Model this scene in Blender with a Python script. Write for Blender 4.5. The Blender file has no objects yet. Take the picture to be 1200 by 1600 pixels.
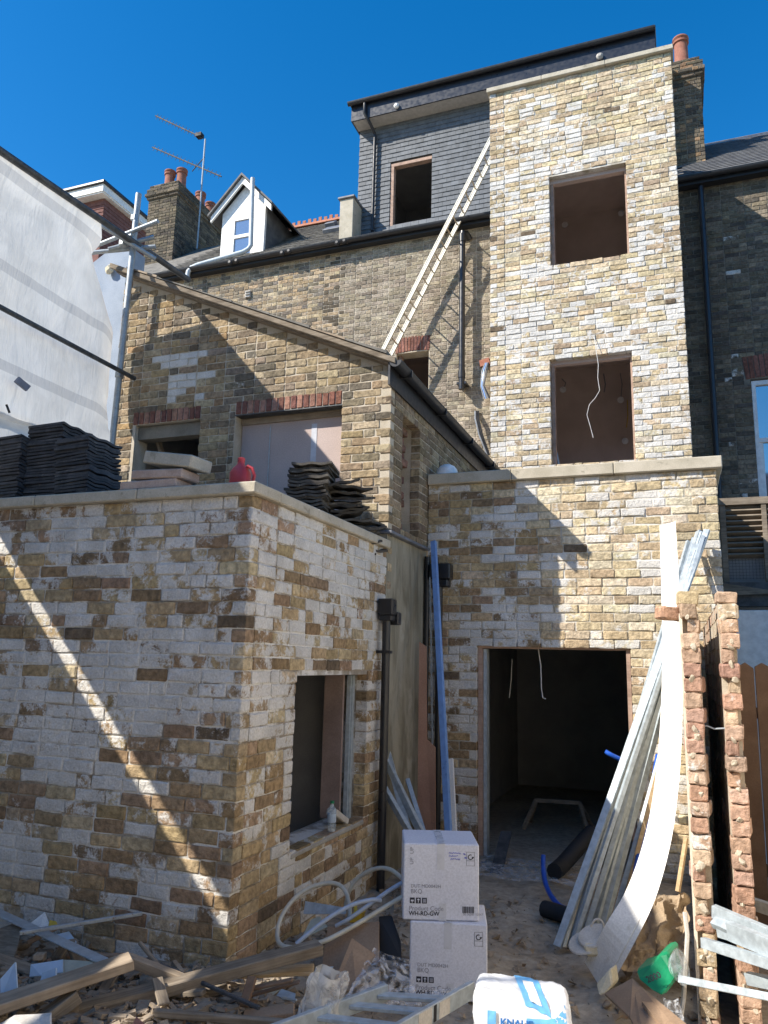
import bpy, bmesh, math, random
import numpy as np
from mathutils import Vector, Matrix, noise

random.seed(7)
rnd = random.Random(11)
scene = bpy.context.scene
COL = scene.collection
R = math.radians

# ------------------------------------------------------------------ camera, sky, sun, exposure
CAM = Vector((0.0, 0.0, 1.65))
cam_data = bpy.data.cameras.new('camera')
cam_data.sensor_fit = 'VERTICAL'
cam_data.sensor_height = 36.0
cam_data.lens = 36.0 * 1205.28 / 1600.0
cam_data.clip_start = 0.05
cam_data.clip_end = 500.0
cam = bpy.data.objects.new('camera', cam_data)
COL.objects.link(cam)
yaw, pitch, roll = R(-20.919), R(10.972), R(1.4135)
fwd = Vector((math.sin(yaw) * math.cos(pitch), math.cos(yaw) * math.cos(pitch), math.sin(pitch)))
rt = Vector((math.cos(yaw), -math.sin(yaw), 0.0))
up = rt.cross(fwd)
rt2 = math.cos(roll) * rt + math.sin(roll) * up
up2 = -math.sin(roll) * rt + math.cos(roll) * up
CAMROT = Matrix((rt2, up2, -fwd)).transposed()
cam.matrix_world = Matrix.Translation(CAM) @ CAMROT.to_4x4()
scene.camera = cam

SUN_TRAVEL = Vector((1.165, 1.0, -1.26)).normalized()
world = bpy.data.worlds.new('World')
scene.world = world
world.use_nodes = True
wn = world.node_tree
wn.nodes.clear()
w_out = wn.nodes.new('ShaderNodeOutputWorld')
w_bg = wn.nodes.new('ShaderNodeBackground')
w_sky = wn.nodes.new('ShaderNodeTexSky')
w_sky.sky_type = 'NISHITA'
w_sky.sun_disc = False
w_sky.sun_elevation = math.asin(-SUN_TRAVEL.z)
w_sky.sun_rotation = math.atan2(-SUN_TRAVEL.x, -SUN_TRAVEL.y)
w_sky.altitude = 0.0
w_sky.air_density = 1.0
w_sky.dust_density = 0.25
w_sky.ozone_density = 3.2
w_hsv = wn.nodes.new('ShaderNodeHueSaturation')
w_hsv.inputs['Saturation'].default_value = 1.39
w_hsv.inputs['Value'].default_value = 1.0
wn.links.new(w_sky.outputs[0], w_hsv.inputs['Color'])
wn.links.new(w_hsv.outputs[0], w_bg.inputs['Color'])
w_bg.inputs['Strength'].default_value = 0.125
wn.links.new(w_bg.outputs[0], w_out.inputs[0])

sun_data = bpy.data.lights.new('sun', 'SUN')
sun_data.energy = 4.6
sun_data.angle = R(0.42)
sun_data.color = (1.0, 0.93, 0.82)
sun = bpy.data.objects.new('sun', sun_data)
COL.objects.link(sun)
sun.location = (-12, -10, 14)
sun.rotation_euler = SUN_TRAVEL.to_track_quat('-Z', 'Y').to_euler()

scene.view_settings.view_transform = 'Standard'
scene.view_settings.look = 'None'
scene.view_settings.gamma = 1.0
scene.view_settings.exposure = 0.8
scene.view_settings.use_curve_mapping = False

# ------------------------------------------------------------------ materials
def new_mat(name):
    m = bpy.data.materials.new(name)
    m.use_nodes = True
    nt = m.node_tree
    nt.nodes.clear()
    out = nt.nodes.new('ShaderNodeOutputMaterial')
    return m, nt, out

class NT:
    def __init__(s, nt):
        s.nt = nt
    def n(s, t, **k):
        d = s.nt.nodes.new(t)
        for a, b in k.items():
            setattr(d, a, b)
        return d
    def l(s, a, b):
        s.nt.links.new(a, b)
    def pos(s):
        return s.n('ShaderNodeNewGeometry').outputs['Position']
    def noise(s, vec, scale, detail=4, rough=0.55, dist=0.0):
        d = s.n('ShaderNodeTexNoise')
        d.inputs['Scale'].default_value = scale
        d.inputs['Detail'].default_value = detail
        d.inputs['Roughness'].default_value = rough
        d.inputs['Distortion'].default_value = dist
        s.l(vec, d.inputs['Vector'])
        return d.outputs['Fac']
    def math(s, op, a, b=None, clamp=False):
        d = s.n('ShaderNodeMath', operation=op)
        d.use_clamp = clamp
        for i, x in enumerate((a, b)):
            if x is None:
                continue
            if isinstance(x, (int, float)):
                d.inputs[i].default_value = x
            else:
                s.l(x, d.inputs[i])
        return d.outputs[0]
    def ramp(s, v, lo, hi, a=0.0, b=1.0):
        d = s.n('ShaderNodeMapRange')
        d.interpolation_type = 'SMOOTHSTEP'
        s.l(v, d.inputs['Value'])
        d.inputs['From Min'].default_value = lo
        d.inputs['From Max'].default_value = hi
        d.inputs['To Min'].default_value = a
        d.inputs['To Max'].default_value = b
        return d.outputs['Result']
    def mix(s, f, a, b, blend='MIX'):
        d = s.n('ShaderNodeMix', data_type='RGBA', blend_type=blend)
        def put(x, sock):
            if isinstance(x, (tuple, list)):
                sock.default_value = (x[0], x[1], x[2], 1.0)
            elif isinstance(x, (int, float)):
                sock.default_value = (x, x, x, 1.0) if sock.type == 'RGBA' else x
            else:
                s.l(x, sock)
        put(f, d.inputs[0]) if not isinstance(f, (int, float)) else setattr(d.inputs[0], 'default_value', f)
        put(a, d.inputs[6])
        put(b, d.inputs[7])
        return d.outputs[2]
    def scalecol(s, col, val):
        d = s.n('ShaderNodeVectorMath', operation='SCALE')
        s.l(col, d.inputs[0])
        s.l(val, d.inputs['Scale'])
        return d.outputs[0]
    def bsdf(s, out, color, rough=0.9, bump=None, bump_s=0.3, bump_d=0.01, metal=0.0, spec=0.3):
        b = s.n('ShaderNodeBsdfPrincipled')
        if isinstance(color, tuple):
            b.inputs['Base Color'].default_value = (*color, 1)
        else:
            s.l(color, b.inputs['Base Color'])
        if isinstance(rough, (int, float)):
            b.inputs['Roughness'].default_value = rough
        else:
            s.l(rough, b.inputs['Roughness'])
        b.inputs['Metallic'].default_value = metal
        b.inputs['Specular IOR Level'].default_value = spec
        if bump is not None:
            bp = s.n('ShaderNodeBump')
            bp.inputs['Strength'].default_value = bump_s
            bp.inputs['Distance'].default_value = bump_d
            s.l(bump, bp.inputs['Height'])
            s.l(bp.outputs[0], b.inputs['Normal'])
        s.l(b.outputs[0], out.inputs[0])
        return b

def brick_mat(name, src, white=(0.74, 0.72, 0.68), soot=0.25):
    """old brick; colour and amount of leftover whitewash come with each brick (object colour or colour attribute)"""
    m, nt, out = new_mat(name)
    N = NT(nt)
    if src == 'obj':
        i = N.n('ShaderNodeObjectInfo')
        col, alpha = i.outputs['Color'], i.outputs['Alpha']
    else:
        i = N.n('ShaderNodeAttribute', attribute_name='Col')
        col, alpha = i.outputs['Color'], i.outputs['Alpha']
    p = N.pos()
    n1 = N.noise(p, 28, 5, 0.6)
    n2 = N.noise(p, 11, 5, 0.65, 0.4)
    n3 = N.noise(p, 75, 4, 0.6)
    n4 = N.noise(p, 5.0, 3, 0.5)
    base = N.scalecol(col, N.ramp(n1, 0.25, 0.75, 0.62, 1.3))
    base = N.scalecol(base, N.ramp(n4, 0.25, 0.75, 0.82, 1.15))
    t = N.math('ADD', alpha, N.math('MULTIPLY', N.math('SUBTRACT', n2, 0.5), 1.9))
    t = N.math('ADD', t, N.math('MULTIPLY', N.math('SUBTRACT', n3, 0.5), 0.55))
    t = N.math('ADD', t, N.math('MULTIPLY', N.math('SUBTRACT', N.noise(p, 2.6, 4, 0.6, 0.3), 0.5), 1.1))
    wm = N.ramp(t, 0.36, 0.66)
    wm = N.math('MULTIPLY', wm, N.ramp(alpha, 0.02, 0.2))
    wcol = N.mix(N.ramp(n3, 0.35, 0.7), tuple(c * 0.80 for c in white), white)
    wcol = N.scalecol(wcol, N.ramp(n4, 0.3, 0.7, 0.82, 1.04))
    wcol = N.mix(N.math('MULTIPLY', N.ramp(n1, 0.55, 0.75), 0.35), wcol, col)
    c = N.mix(N.math('MULTIPLY', wm, 0.94), base, wcol)
    sp = N.ramp(N.noise(p, 46, 3, 0.7), 0.66, 0.74)
    c = N.mix(N.math('MULTIPLY', sp, soot), c, (0.05, 0.042, 0.035))
    h = N.math('ADD', n1, N.math('MULTIPLY', n3, 0.6))
    N.bsdf(out, c, 0.92, N.math('ADD', h, N.math('MULTIPLY', n2, 1.2)), 0.7, 0.014, spec=0.2)
    return m

def smeared_mortar(name, c1, c2, white, lo, hi):
    m, nt, out = new_mat(name)
    N = NT(nt)
    p = N.pos()
    a = N.noise(p, 5, 6, 0.6, 0.3)
    b = N.noise(p, 80, 4, 0.6)
    c = N.mix(N.ramp(a, 0.3, 0.7), c1, c2)
    t = N.math('ADD', N.noise(p, 2.6, 4, 0.6, 0.3), N.math('MULTIPLY', N.math('SUBTRACT', N.noise(p, 11, 5, 0.65, 0.4), 0.5), 0.5))
    c = N.mix(N.ramp(t, lo, hi), c, white)
    c = N.scalecol(c, N.ramp(b, 0.2, 0.8, 0.85, 1.1))
    N.bsdf(out, c, 0.95, N.math('ADD', a, N.math('MULTIPLY', b, 0.5)), 0.5, 0.012)
    return m

def rough_mat(name, c1, c2, scale=8.0, rough=0.9, bump=0.35, dist=0.01, fine=90.0, c3=None, spec=0.25, metal=0.0, c3t=(0.6, 0.7), tone=0.0):
    m, nt, out = new_mat(name)
    N = NT(nt)
    p = N.pos()
    a = N.noise(p, scale, 6, 0.6, 0.3)
    b = N.noise(p, fine, 4, 0.6)
    c = N.mix(N.ramp(a, 0.3, 0.7), c1, c2)
    c = N.scalecol(c, N.ramp(b, 0.2, 0.8, 0.86, 1.12))
    if c3:
        d = N.noise(p, scale * 1.9, 5, 0.65, 0.6)
        c = N.mix(N.ramp(d, *c3t), c, c3)
    if tone:
        rn = N.n('ShaderNodeObjectInfo').outputs['Random']
        c = N.scalecol(c, N.math('ADD', N.math('MULTIPLY', rn, 2 * tone), 1 - tone))
    N.bsdf(out, c, rough, N.math('ADD', a, N.math('MULTIPLY', b, 0.5)), bump, dist, metal, spec)
    return m

def plain_mat(name, c, rough=0.5, metal=0.0, spec=0.4, var=0.12, scale=14.0, bump=0.08):
    m, nt, out = new_mat(name)
    N = NT(nt)
    p = N.pos()
    a = N.noise(p, scale, 5, 0.6)
    cc = N.mix(N.ramp(a, 0.3, 0.7), tuple(x * (1 - var) for x in c), tuple(min(1, x * (1 + var)) for x in c))
    r = N.ramp(a, 0.3, 0.7, max(0.05, rough - 0.08), min(1, rough + 0.08))
    N.bsdf(out, cc, r, a, bump, 0.004, metal, spec)
    return m

M = {}
M['brick'] = brick_mat('brick_single', 'obj')
M['brickwork'] = brick_mat('brick_joined', 'attr')
M['mortar_light'] = smeared_mortar('mortar_light', (0.34, 0.30, 0.23), (0.46, 0.42, 0.34), (0.66, 0.63, 0.57), 0.46, 0.62)
M['mortar_white'] = smeared_mortar('mortar_white', (0.25, 0.21, 0.16), (0.38, 0.34, 0.28), (0.70, 0.68, 0.64), 0.42, 0.58)
M['mortar_old'] = rough_mat('mortar_old', (0.43, 0.37, 0.28), (0.55, 0.49, 0.40), 5, 0.95, 0.5, 0.01)
M['mortar_sooty'] = rough_mat('mortar_sooty', (0.15, 0.135, 0.108), (0.25, 0.228, 0.188), 4, 0.95, 0.5, 0.01)
M['coping'] = rough_mat('coping_concrete', (0.40, 0.36, 0.28), (0.52, 0.47, 0.38), 5, 0.9, 0.25, 0.006, c3=(0.30, 0.27, 0.21))
M['concrete'] = rough_mat('concrete', (0.30, 0.29, 0.26), (0.42, 0.40, 0.36), 6, 0.9, 0.4, 0.01)
M['pink_stone'] = rough_mat('pink_stone', (0.42, 0.30, 0.24), (0.52, 0.40, 0.33), 9, 0.9, 0.3, 0.008)
M['slate_new'] = rough_mat('slate_new', (0.082, 0.091, 0.102), (0.125, 0.137, 0.153), 7, 0.6, 0.25, 0.004, spec=0.4, tone=0.16)
M['slate_old'] = rough_mat('slate_old', (0.12, 0.112, 0.10), (0.23, 0.215, 0.185), 6, 0.8, 0.4, 0.006, c3=(0.31, 0.27, 0.20))
M['slate_dark'] = rough_mat('slate_dark', (0.10, 0.10, 0.105), (0.17, 0.168, 0.165), 5, 0.7, 0.3, 0.006)
M['lead'] = rough_mat('lead_sheet', (0.12, 0.13, 0.15), (0.20, 0.21, 0.235), 6, 0.55, 0.3, 0.008, spec=0.5)
M['black_plastic'] = plain_mat('black_plastic', (0.018, 0.019, 0.022), 0.35, spec=0.5)
M['black_paint'] = plain_mat('black_gutter_paint', (0.022, 0.023, 0.027), 0.45, spec=0.45)
M['navy_fascia'] = plain_mat('dark_fascia', (0.022, 0.025, 0.034), 0.35, spec=0.5)
M['grey_soffit'] = plain_mat('grey_soffit', (0.42, 0.40, 0.37), 0.7)
M['white_paint'] = plain_mat('white_gloss_paint', (0.76, 0.76, 0.74), 0.5)
M['white_upvc'] = plain_mat('white_upvc', (0.80, 0.81, 0.82), 0.35)
M['blue_render'] = rough_mat('blue_grey_paint', (0.27, 0.32, 0.39), (0.34, 0.39, 0.46), 4, 0.85, 0.2, 0.004)
M['hardboard'] = rough_mat('hardboard', (0.40, 0.225, 0.155), (0.47, 0.28, 0.20), 3, 0.8, 0.1, 0.003)
M['grey_pipe'] = plain_mat('grey_pipe', (0.50, 0.55, 0.58), 0.45)
M['terracotta'] = rough_mat('terracotta', (0.24, 0.10, 0.07), (0.33, 0.15, 0.105), 9, 0.85, 0.2, 0.004, c3=(0.2, 0.1, 0.07))
M['red_brick'] = rough_mat('red_brick', (0.30, 0.12, 0.08), (0.42, 0.19, 0.13), 9, 0.9, 0.4, 0.008)
M['plaster_pink'] = rough_mat('plasterboard_pink', (0.50, 0.39, 0.34), (0.57, 0.46, 0.41), 2.5, 0.9, 0.1, 0.003)
M['plaster_brown'] = rough_mat('plaster_brown', (0.54, 0.45, 0.405), (0.64, 0.54, 0.49), 2.0, 0.85, 0.1, 0.003)
M['board_grey'] = rough_mat('plasterboard_grey', (0.46, 0.37, 0.335), (0.52, 0.425, 0.39), 2.0, 0.9, 0.08, 0.003)
M['dark_room'] = rough_mat('dark_room', (0.32, 0.315, 0.31), (0.40, 0.39, 0.38), 2.5, 0.95, 0.2, 0.006)
M['timber'] = None
M['galv'] = plain_mat('galvanised_steel', (0.38, 0.43, 0.46), 0.4, metal=0.1, spec=0.6, var=0.18, scale=22)
M['galv_blue'] = plain_mat('blue_filmed_steel', (0.19, 0.34, 0.66), 0.35, metal=0.1, var=0.1)
M['scaf'] = rough_mat('scaffold_tube', (0.30, 0.33, 0.35), (0.42, 0.46, 0.48), 12, 0.5, 0.2, 0.003, c3=(0.24, 0.19, 0.15), metal=0.4)
M['scaf_dark'] = rough_mat('scaffold_tube_dark', (0.06, 0.065, 0.07), (0.12, 0.125, 0.13), 12, 0.5, 0.2, 0.003, metal=0.3)
M['ladder_alu'] = plain_mat('ladder_aluminium', (0.74, 0.70, 0.60), 0.5, metal=0.15, var=0.12)
M['rung'] = plain_mat('ladder_rung', (0.40, 0.34, 0.26), 0.6, metal=0.1)
M['tile_dark'] = rough_mat('roof_tile', (0.045, 0.046, 0.052), (0.085, 0.085, 0.09), 10, 0.8, 0.4, 0.006, c3=(0.13, 0.125, 0.115), tone=0.3)
M['tile_brown'] = rough_mat('roof_tile_brown', (0.05, 0.045, 0.04), (0.11, 0.10, 0.085), 8, 0.85, 0.4, 0.006, c3=(0.2, 0.18, 0.15), tone=0.3)
M['white_trim'] = rough_mat('white_trim_board', (0.74, 0.72, 0.68), (0.81, 0.79, 0.75), 3, 0.5, 0.08, 0.003, c3=(0.60, 0.57, 0.51), c3t=(0.60, 0.78))
M['cardboard'] = rough_mat('brown_cardboard', (0.30, 0.20, 0.13), (0.36, 0.25, 0.165), 4, 0.9, 0.1, 0.003)
M['box_white'] = rough_mat('white_carton', (0.60, 0.61, 0.68), (0.66, 0.67, 0.73), 2.2, 0.65, 0.08, 0.003, c3=(0.55, 0.55, 0.59), c3t=(0.6, 0.82))
M['plaster_dark'] = rough_mat('dark_plaster', (0.22, 0.16, 0.14), (0.33, 0.25, 0.22), 3, 0.9, 0.1, 0.003)  # darker plaster tone for the window reveal
M['ink'] = plain_mat('print_black', (0.03, 0.03, 0.04), 0.6)
M['ink_grey'] = plain_mat('print_grey', (0.22, 0.22, 0.26), 0.6)
M['ink_blue'] = plain_mat('pen_blue', (0.10, 0.12, 0.55), 0.6)
M['tape'] = plain_mat('packing_tape', (0.55, 0.56, 0.60), 0.3, var=0.05)
M['conduit'] = plain_mat('cream_conduit', (0.56, 0.53, 0.44), 0.5)
M['conduit_blue'] = plain_mat('grey_conduit', (0.42, 0.48, 0.58), 0.45)
M['blue_pipe'] = plain_mat('blue_water_pipe', (0.02, 0.10, 0.50), 0.35)
M['yellow'] = plain_mat('yellow_plastic', (0.62, 0.42, 0.05), 0.5)
M['jug_red'] = plain_mat('red_plastic', (0.50, 0.055, 0.06), 0.4, var=0.15)
M['green_can'] = plain_mat('green_plastic', (0.01, 0.20, 0.085), 0.35)
M['rubber'] = plain_mat('black_rubber', (0.02, 0.021, 0.024), 0.7)
M['dust_white'] = rough_mat('dusty_white', (0.46, 0.43, 0.38), (0.60, 0.57, 0.52), 8, 0.9, 0.2, 0.004)
M['cream_foam'] = rough_mat('cream_block', (0.60, 0.53, 0.37), (0.68, 0.61, 0.45), 9, 0.95, 0.3, 0.006)
M['fence'] = rough_mat('fence_board', (0.16, 0.10, 0.065), (0.22, 0.145, 0.095), 5, 0.9, 0.3, 0.006)
M['soil'] = rough_mat('soil', (0.34, 0.255, 0.17), (0.44, 0.34, 0.235), 6, 0.97, 0.7, 0.02)
M['rubble_mat'] = rough_mat('rubble_lump', (0.20, 0.155, 0.11), (0.36, 0.29, 0.215), 7, 0.95, 0.6, 0.012, c3=(0.34, 0.19, 0.13))
M['blue_panel'] = plain_mat('pale_blue_sheet', (0.46, 0.56, 0.66), 0.5, var=0.06)
M['cream_sheet'] = plain_mat('cream_sheet', (0.46, 0.44, 0.34), 0.6, var=0.1)
M['cable'] = plain_mat('white_cable', (0.70, 0.69, 0.66), 0.5)
M['cable_grey'] = plain_mat('grey_cable', (0.22, 0.24, 0.27), 0.5)
M['bag_blue'] = plain_mat('bag_light_blue', (0.16, 0.46, 0.80), 0.5, var=0.05)
M['bag_navy'] = plain_mat('bag_mid_blue', (0.03, 0.16, 0.46), 0.5, var=0.05)
M['ridge'] = rough_mat('ridge_tile', (0.34, 0.14, 0.085), (0.44, 0.20, 0.13), 9, 0.9, 0.2, 0.004)

def make_timber(name, c1, c2, axis='X', rough=0.85):
    m, nt, out = new_mat(name)
    N = NT(nt)
    tc = N.n('ShaderNodeTexCoord').outputs['Object']
    mp = N.n('ShaderNodeMapping')
    N.l(tc, mp.inputs['Vector'])
    mp.inputs['Scale'].default_value = (1.6, 26, 26)
    g = N.noise(mp.outputs[0], 1.6, 6, 0.65, 0.8)
    d = N.noise(N.pos(), 7, 5, 0.6)
    c = N.mix(N.ramp(g, 0.3, 0.72), c1, c2)
    c = N.scalecol(c, N.ramp(d, 0.25, 0.75, 0.75, 1.15))
    N.bsdf(out, c, rough, g, 0.25, 0.004)
    return m
M['timber'] = make_timber('sawn_timber', (0.26, 0.20, 0.14), (0.40, 0.32, 0.235))
M['timber_old'] = make_timber('weathered_timber', (0.16, 0.125, 0.09), (0.30, 0.25, 0.19))
M['timber_new'] = make_timber('fresh_timber', (0.42, 0.29, 0.16), (0.56, 0.42, 0.26))
M['frame_wood'] = make_timber('frame_timber', (0.36, 0.24, 0.18), (0.46, 0.33, 0.26))

def glass_mat():
    m, nt, out = new_mat('window_glass')
    N = NT(nt)
    b = N.bsdf(out, (0.06, 0.08, 0.11), 0.03, spec=1.0)
    b.inputs['IOR'].default_value = 2.6
    return m
M['glass'] = glass_mat()

def tarp_mat():
    m, nt, out = new_mat('white_tarp')
    N = NT(nt)
    p = N.pos()
    a = N.noise(p, 3.0, 5, 0.6, 0.5)
    c = N.mix(N.ramp(a, 0.3, 0.7), (0.66, 0.66, 0.65), (0.78, 0.78, 0.77))
    # printed grey reinforcement bands along the sheet
    sp = N.n('ShaderNodeSeparateXYZ')
    N.l(p, sp.inputs[0])
    z = sp.outputs['Z']
    band = None
    for zc in (4.16, 5.06, 5.93):
        e = N.math('ABSOLUTE', N.math('SUBTRACT', z, zc))
        b = N.math('SUBTRACT', 1.0, N.ramp(e, 0.045, 0.055))
        band = b if band is None else N.math('MAXIMUM', band, b)
    c = N.mix(N.math('MULTIPLY', band, 0.5), c, (0.40, 0.41, 0.43))
    d = N.n('ShaderNodeBsdfDiffuse')
    t = N.n('ShaderNodeBsdfTranslucent')
    N.l(c, d.inputs[0])
    N.l(c, t.inputs[0])
    bp = N.n('ShaderNodeBump')
    bp.inputs['Strength'].default_value = 0.4
    bp.inputs['Distance'].default_value = 0.06
    mp = N.n('ShaderNodeMapping')
    N.l(p, mp.inputs['Vector'])
    mp.inputs['Rotation'].default_value = (0.5, 0, 0)
    mp.inputs['Scale'].default_value = (1, 2.6, 0.7)
    N.l(N.math('ADD', N.noise(mp.outputs[0], 1.5, 4, 0.5, 1.6), N.math('MULTIPLY', N.noise(mp.outputs[0], 5, 3, 0.5, 2.0), 0.3)), bp.inputs['Height'])
    N.l(bp.outputs[0], d.inputs['Normal'])
    N.l(bp.outputs[0], t.inputs['Normal'])
    mx = N.n('ShaderNodeMixShader')
    mx.inputs[0].default_value = 0.30
    N.l(d.outputs[0], mx.inputs[1])
    N.l(t.outputs[0], mx.inputs[2])
    N.l(mx.outputs[0], out.inputs[0])
    return m
M['tarp'] = tarp_mat()

def film_mat(name, tr=0.62, col=(0.78, 0.80, 0.84), bs=0.7):
    m, nt, out = new_mat(name)
    N = NT(nt)
    p = N.pos()
    a = N.noise(p, 13, 3, 0.5, 1.5)
    b = N.n('ShaderNodeBsdfPrincipled')
    b.inputs['Base Color'].default_value = (*col, 1)
    b.inputs['Roughness'].default_value = 0.18
    bp = N.n('ShaderNodeBump')
    bp.inputs['Strength'].default_value = bs
    bp.inputs['Distance'].default_value = 0.015
    N.l(a, bp.inputs['Height'])
    N.l(bp.outputs[0], b.inputs['Normal'])
    t = N.n('ShaderNodeBsdfTransparent')
    mx = N.n('ShaderNodeMixShader')
    N.l(N.ramp(a, 0.35, 0.65, tr - 0.2, tr + 0.2), mx.inputs[0])
    N.l(b.outputs[0], mx.inputs[1])
    N.l(t.outputs[0], mx.inputs[2])
    N.l(mx.outputs[0], out.inputs[0])
    return m
M['film'] = film_mat('clear_plastic_film', 0.78, (0.92, 0.94, 0.97), 0.35)
M['bag_film'] = film_mat('milky_plastic_bag', 0.6, (0.90, 0.89, 0.85), 0.3)
M['bottle'] = film_mat('clear_bottle', 0.6, (0.62, 0.72, 0.78))

def render_mat():
    m, nt, out = new_mat('stained_render')
    N = NT(nt)
    p = N.pos()
    mp = N.n('ShaderNodeMapping')
    N.l(p, mp.inputs['Vector'])
    mp.inputs['Scale'].default_value = (3.0, 3.0, 0.9)
    a = N.noise(mp.outputs[0], 1.7, 6, 0.6, 0.7)
    mp2 = N.n('ShaderNodeMapping')
    N.l(p, mp2.inputs['Vector'])
    mp2.inputs['Scale'].default_value = (7, 7, 0.8)
    b = N.noise(mp2.outputs[0], 1.3, 5, 0.6, 0.4)
    c = N.mix(N.ramp(a, 0.32, 0.66), (0.19, 0.17, 0.12), (0.34, 0.315, 0.245))
    c = N.mix(N.math('MULTIPLY', N.ramp(b, 0.54, 0.72), 0.6), c, (0.11, 0.097, 0.066))
    c = N.mix(N.math('MULTIPLY', N.ramp(N.noise(p, 2.3, 4, 0.5), 0.6, 0.7), 0.5), c, (0.48, 0.45, 0.37))
    N.bsdf(out, c, 0.92, N.noise(p, 40, 5, 0.6), 0.3, 0.01)
    return m
M['render_wall'] = render_mat()

def ground_mat():
    m, nt, out = new_mat('dusty_ground')
    N = NT(nt)
    p = N.pos()
    a = N.noise(p, 1.3, 6, 0.6, 0.5)
    b = N.noise(p, 17, 5, 0.65)
    c = N.mix(N.ramp(a, 0.3, 0.7), (0.30, 0.25, 0.19), (0.42, 0.36, 0.28))
    c = N.scalecol(c, N.ramp(b, 0.25, 0.75, 0.7, 1.2))
    c = N.mix(N.math('MULTIPLY', N.ramp(N.noise(p, 3.3, 5, 0.6), 0.58, 0.7), 0.6), c, (0.48, 0.44, 0.37))
    N.bsdf(out, c, 0.95, N.math('ADD', a, b), 0.5, 0.02)
    return m
M['ground'] = ground_mat()

# ------------------------------------------------------------------ geometry helpers
OFF = {}
def V(*a):
    return Vector(a)

def frame_axes(d, hint=V(0, 0, 1)):
    d = d.normalized()
    if abs(d.dot(hint)) > 0.97:
        hint = V(0, 1, 0) if abs(d.y) < 0.9 else V(1, 0, 0)
    s = d.cross(hint).normalized()
    u = s.cross(d).normalized()
    return d, s, u

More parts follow.
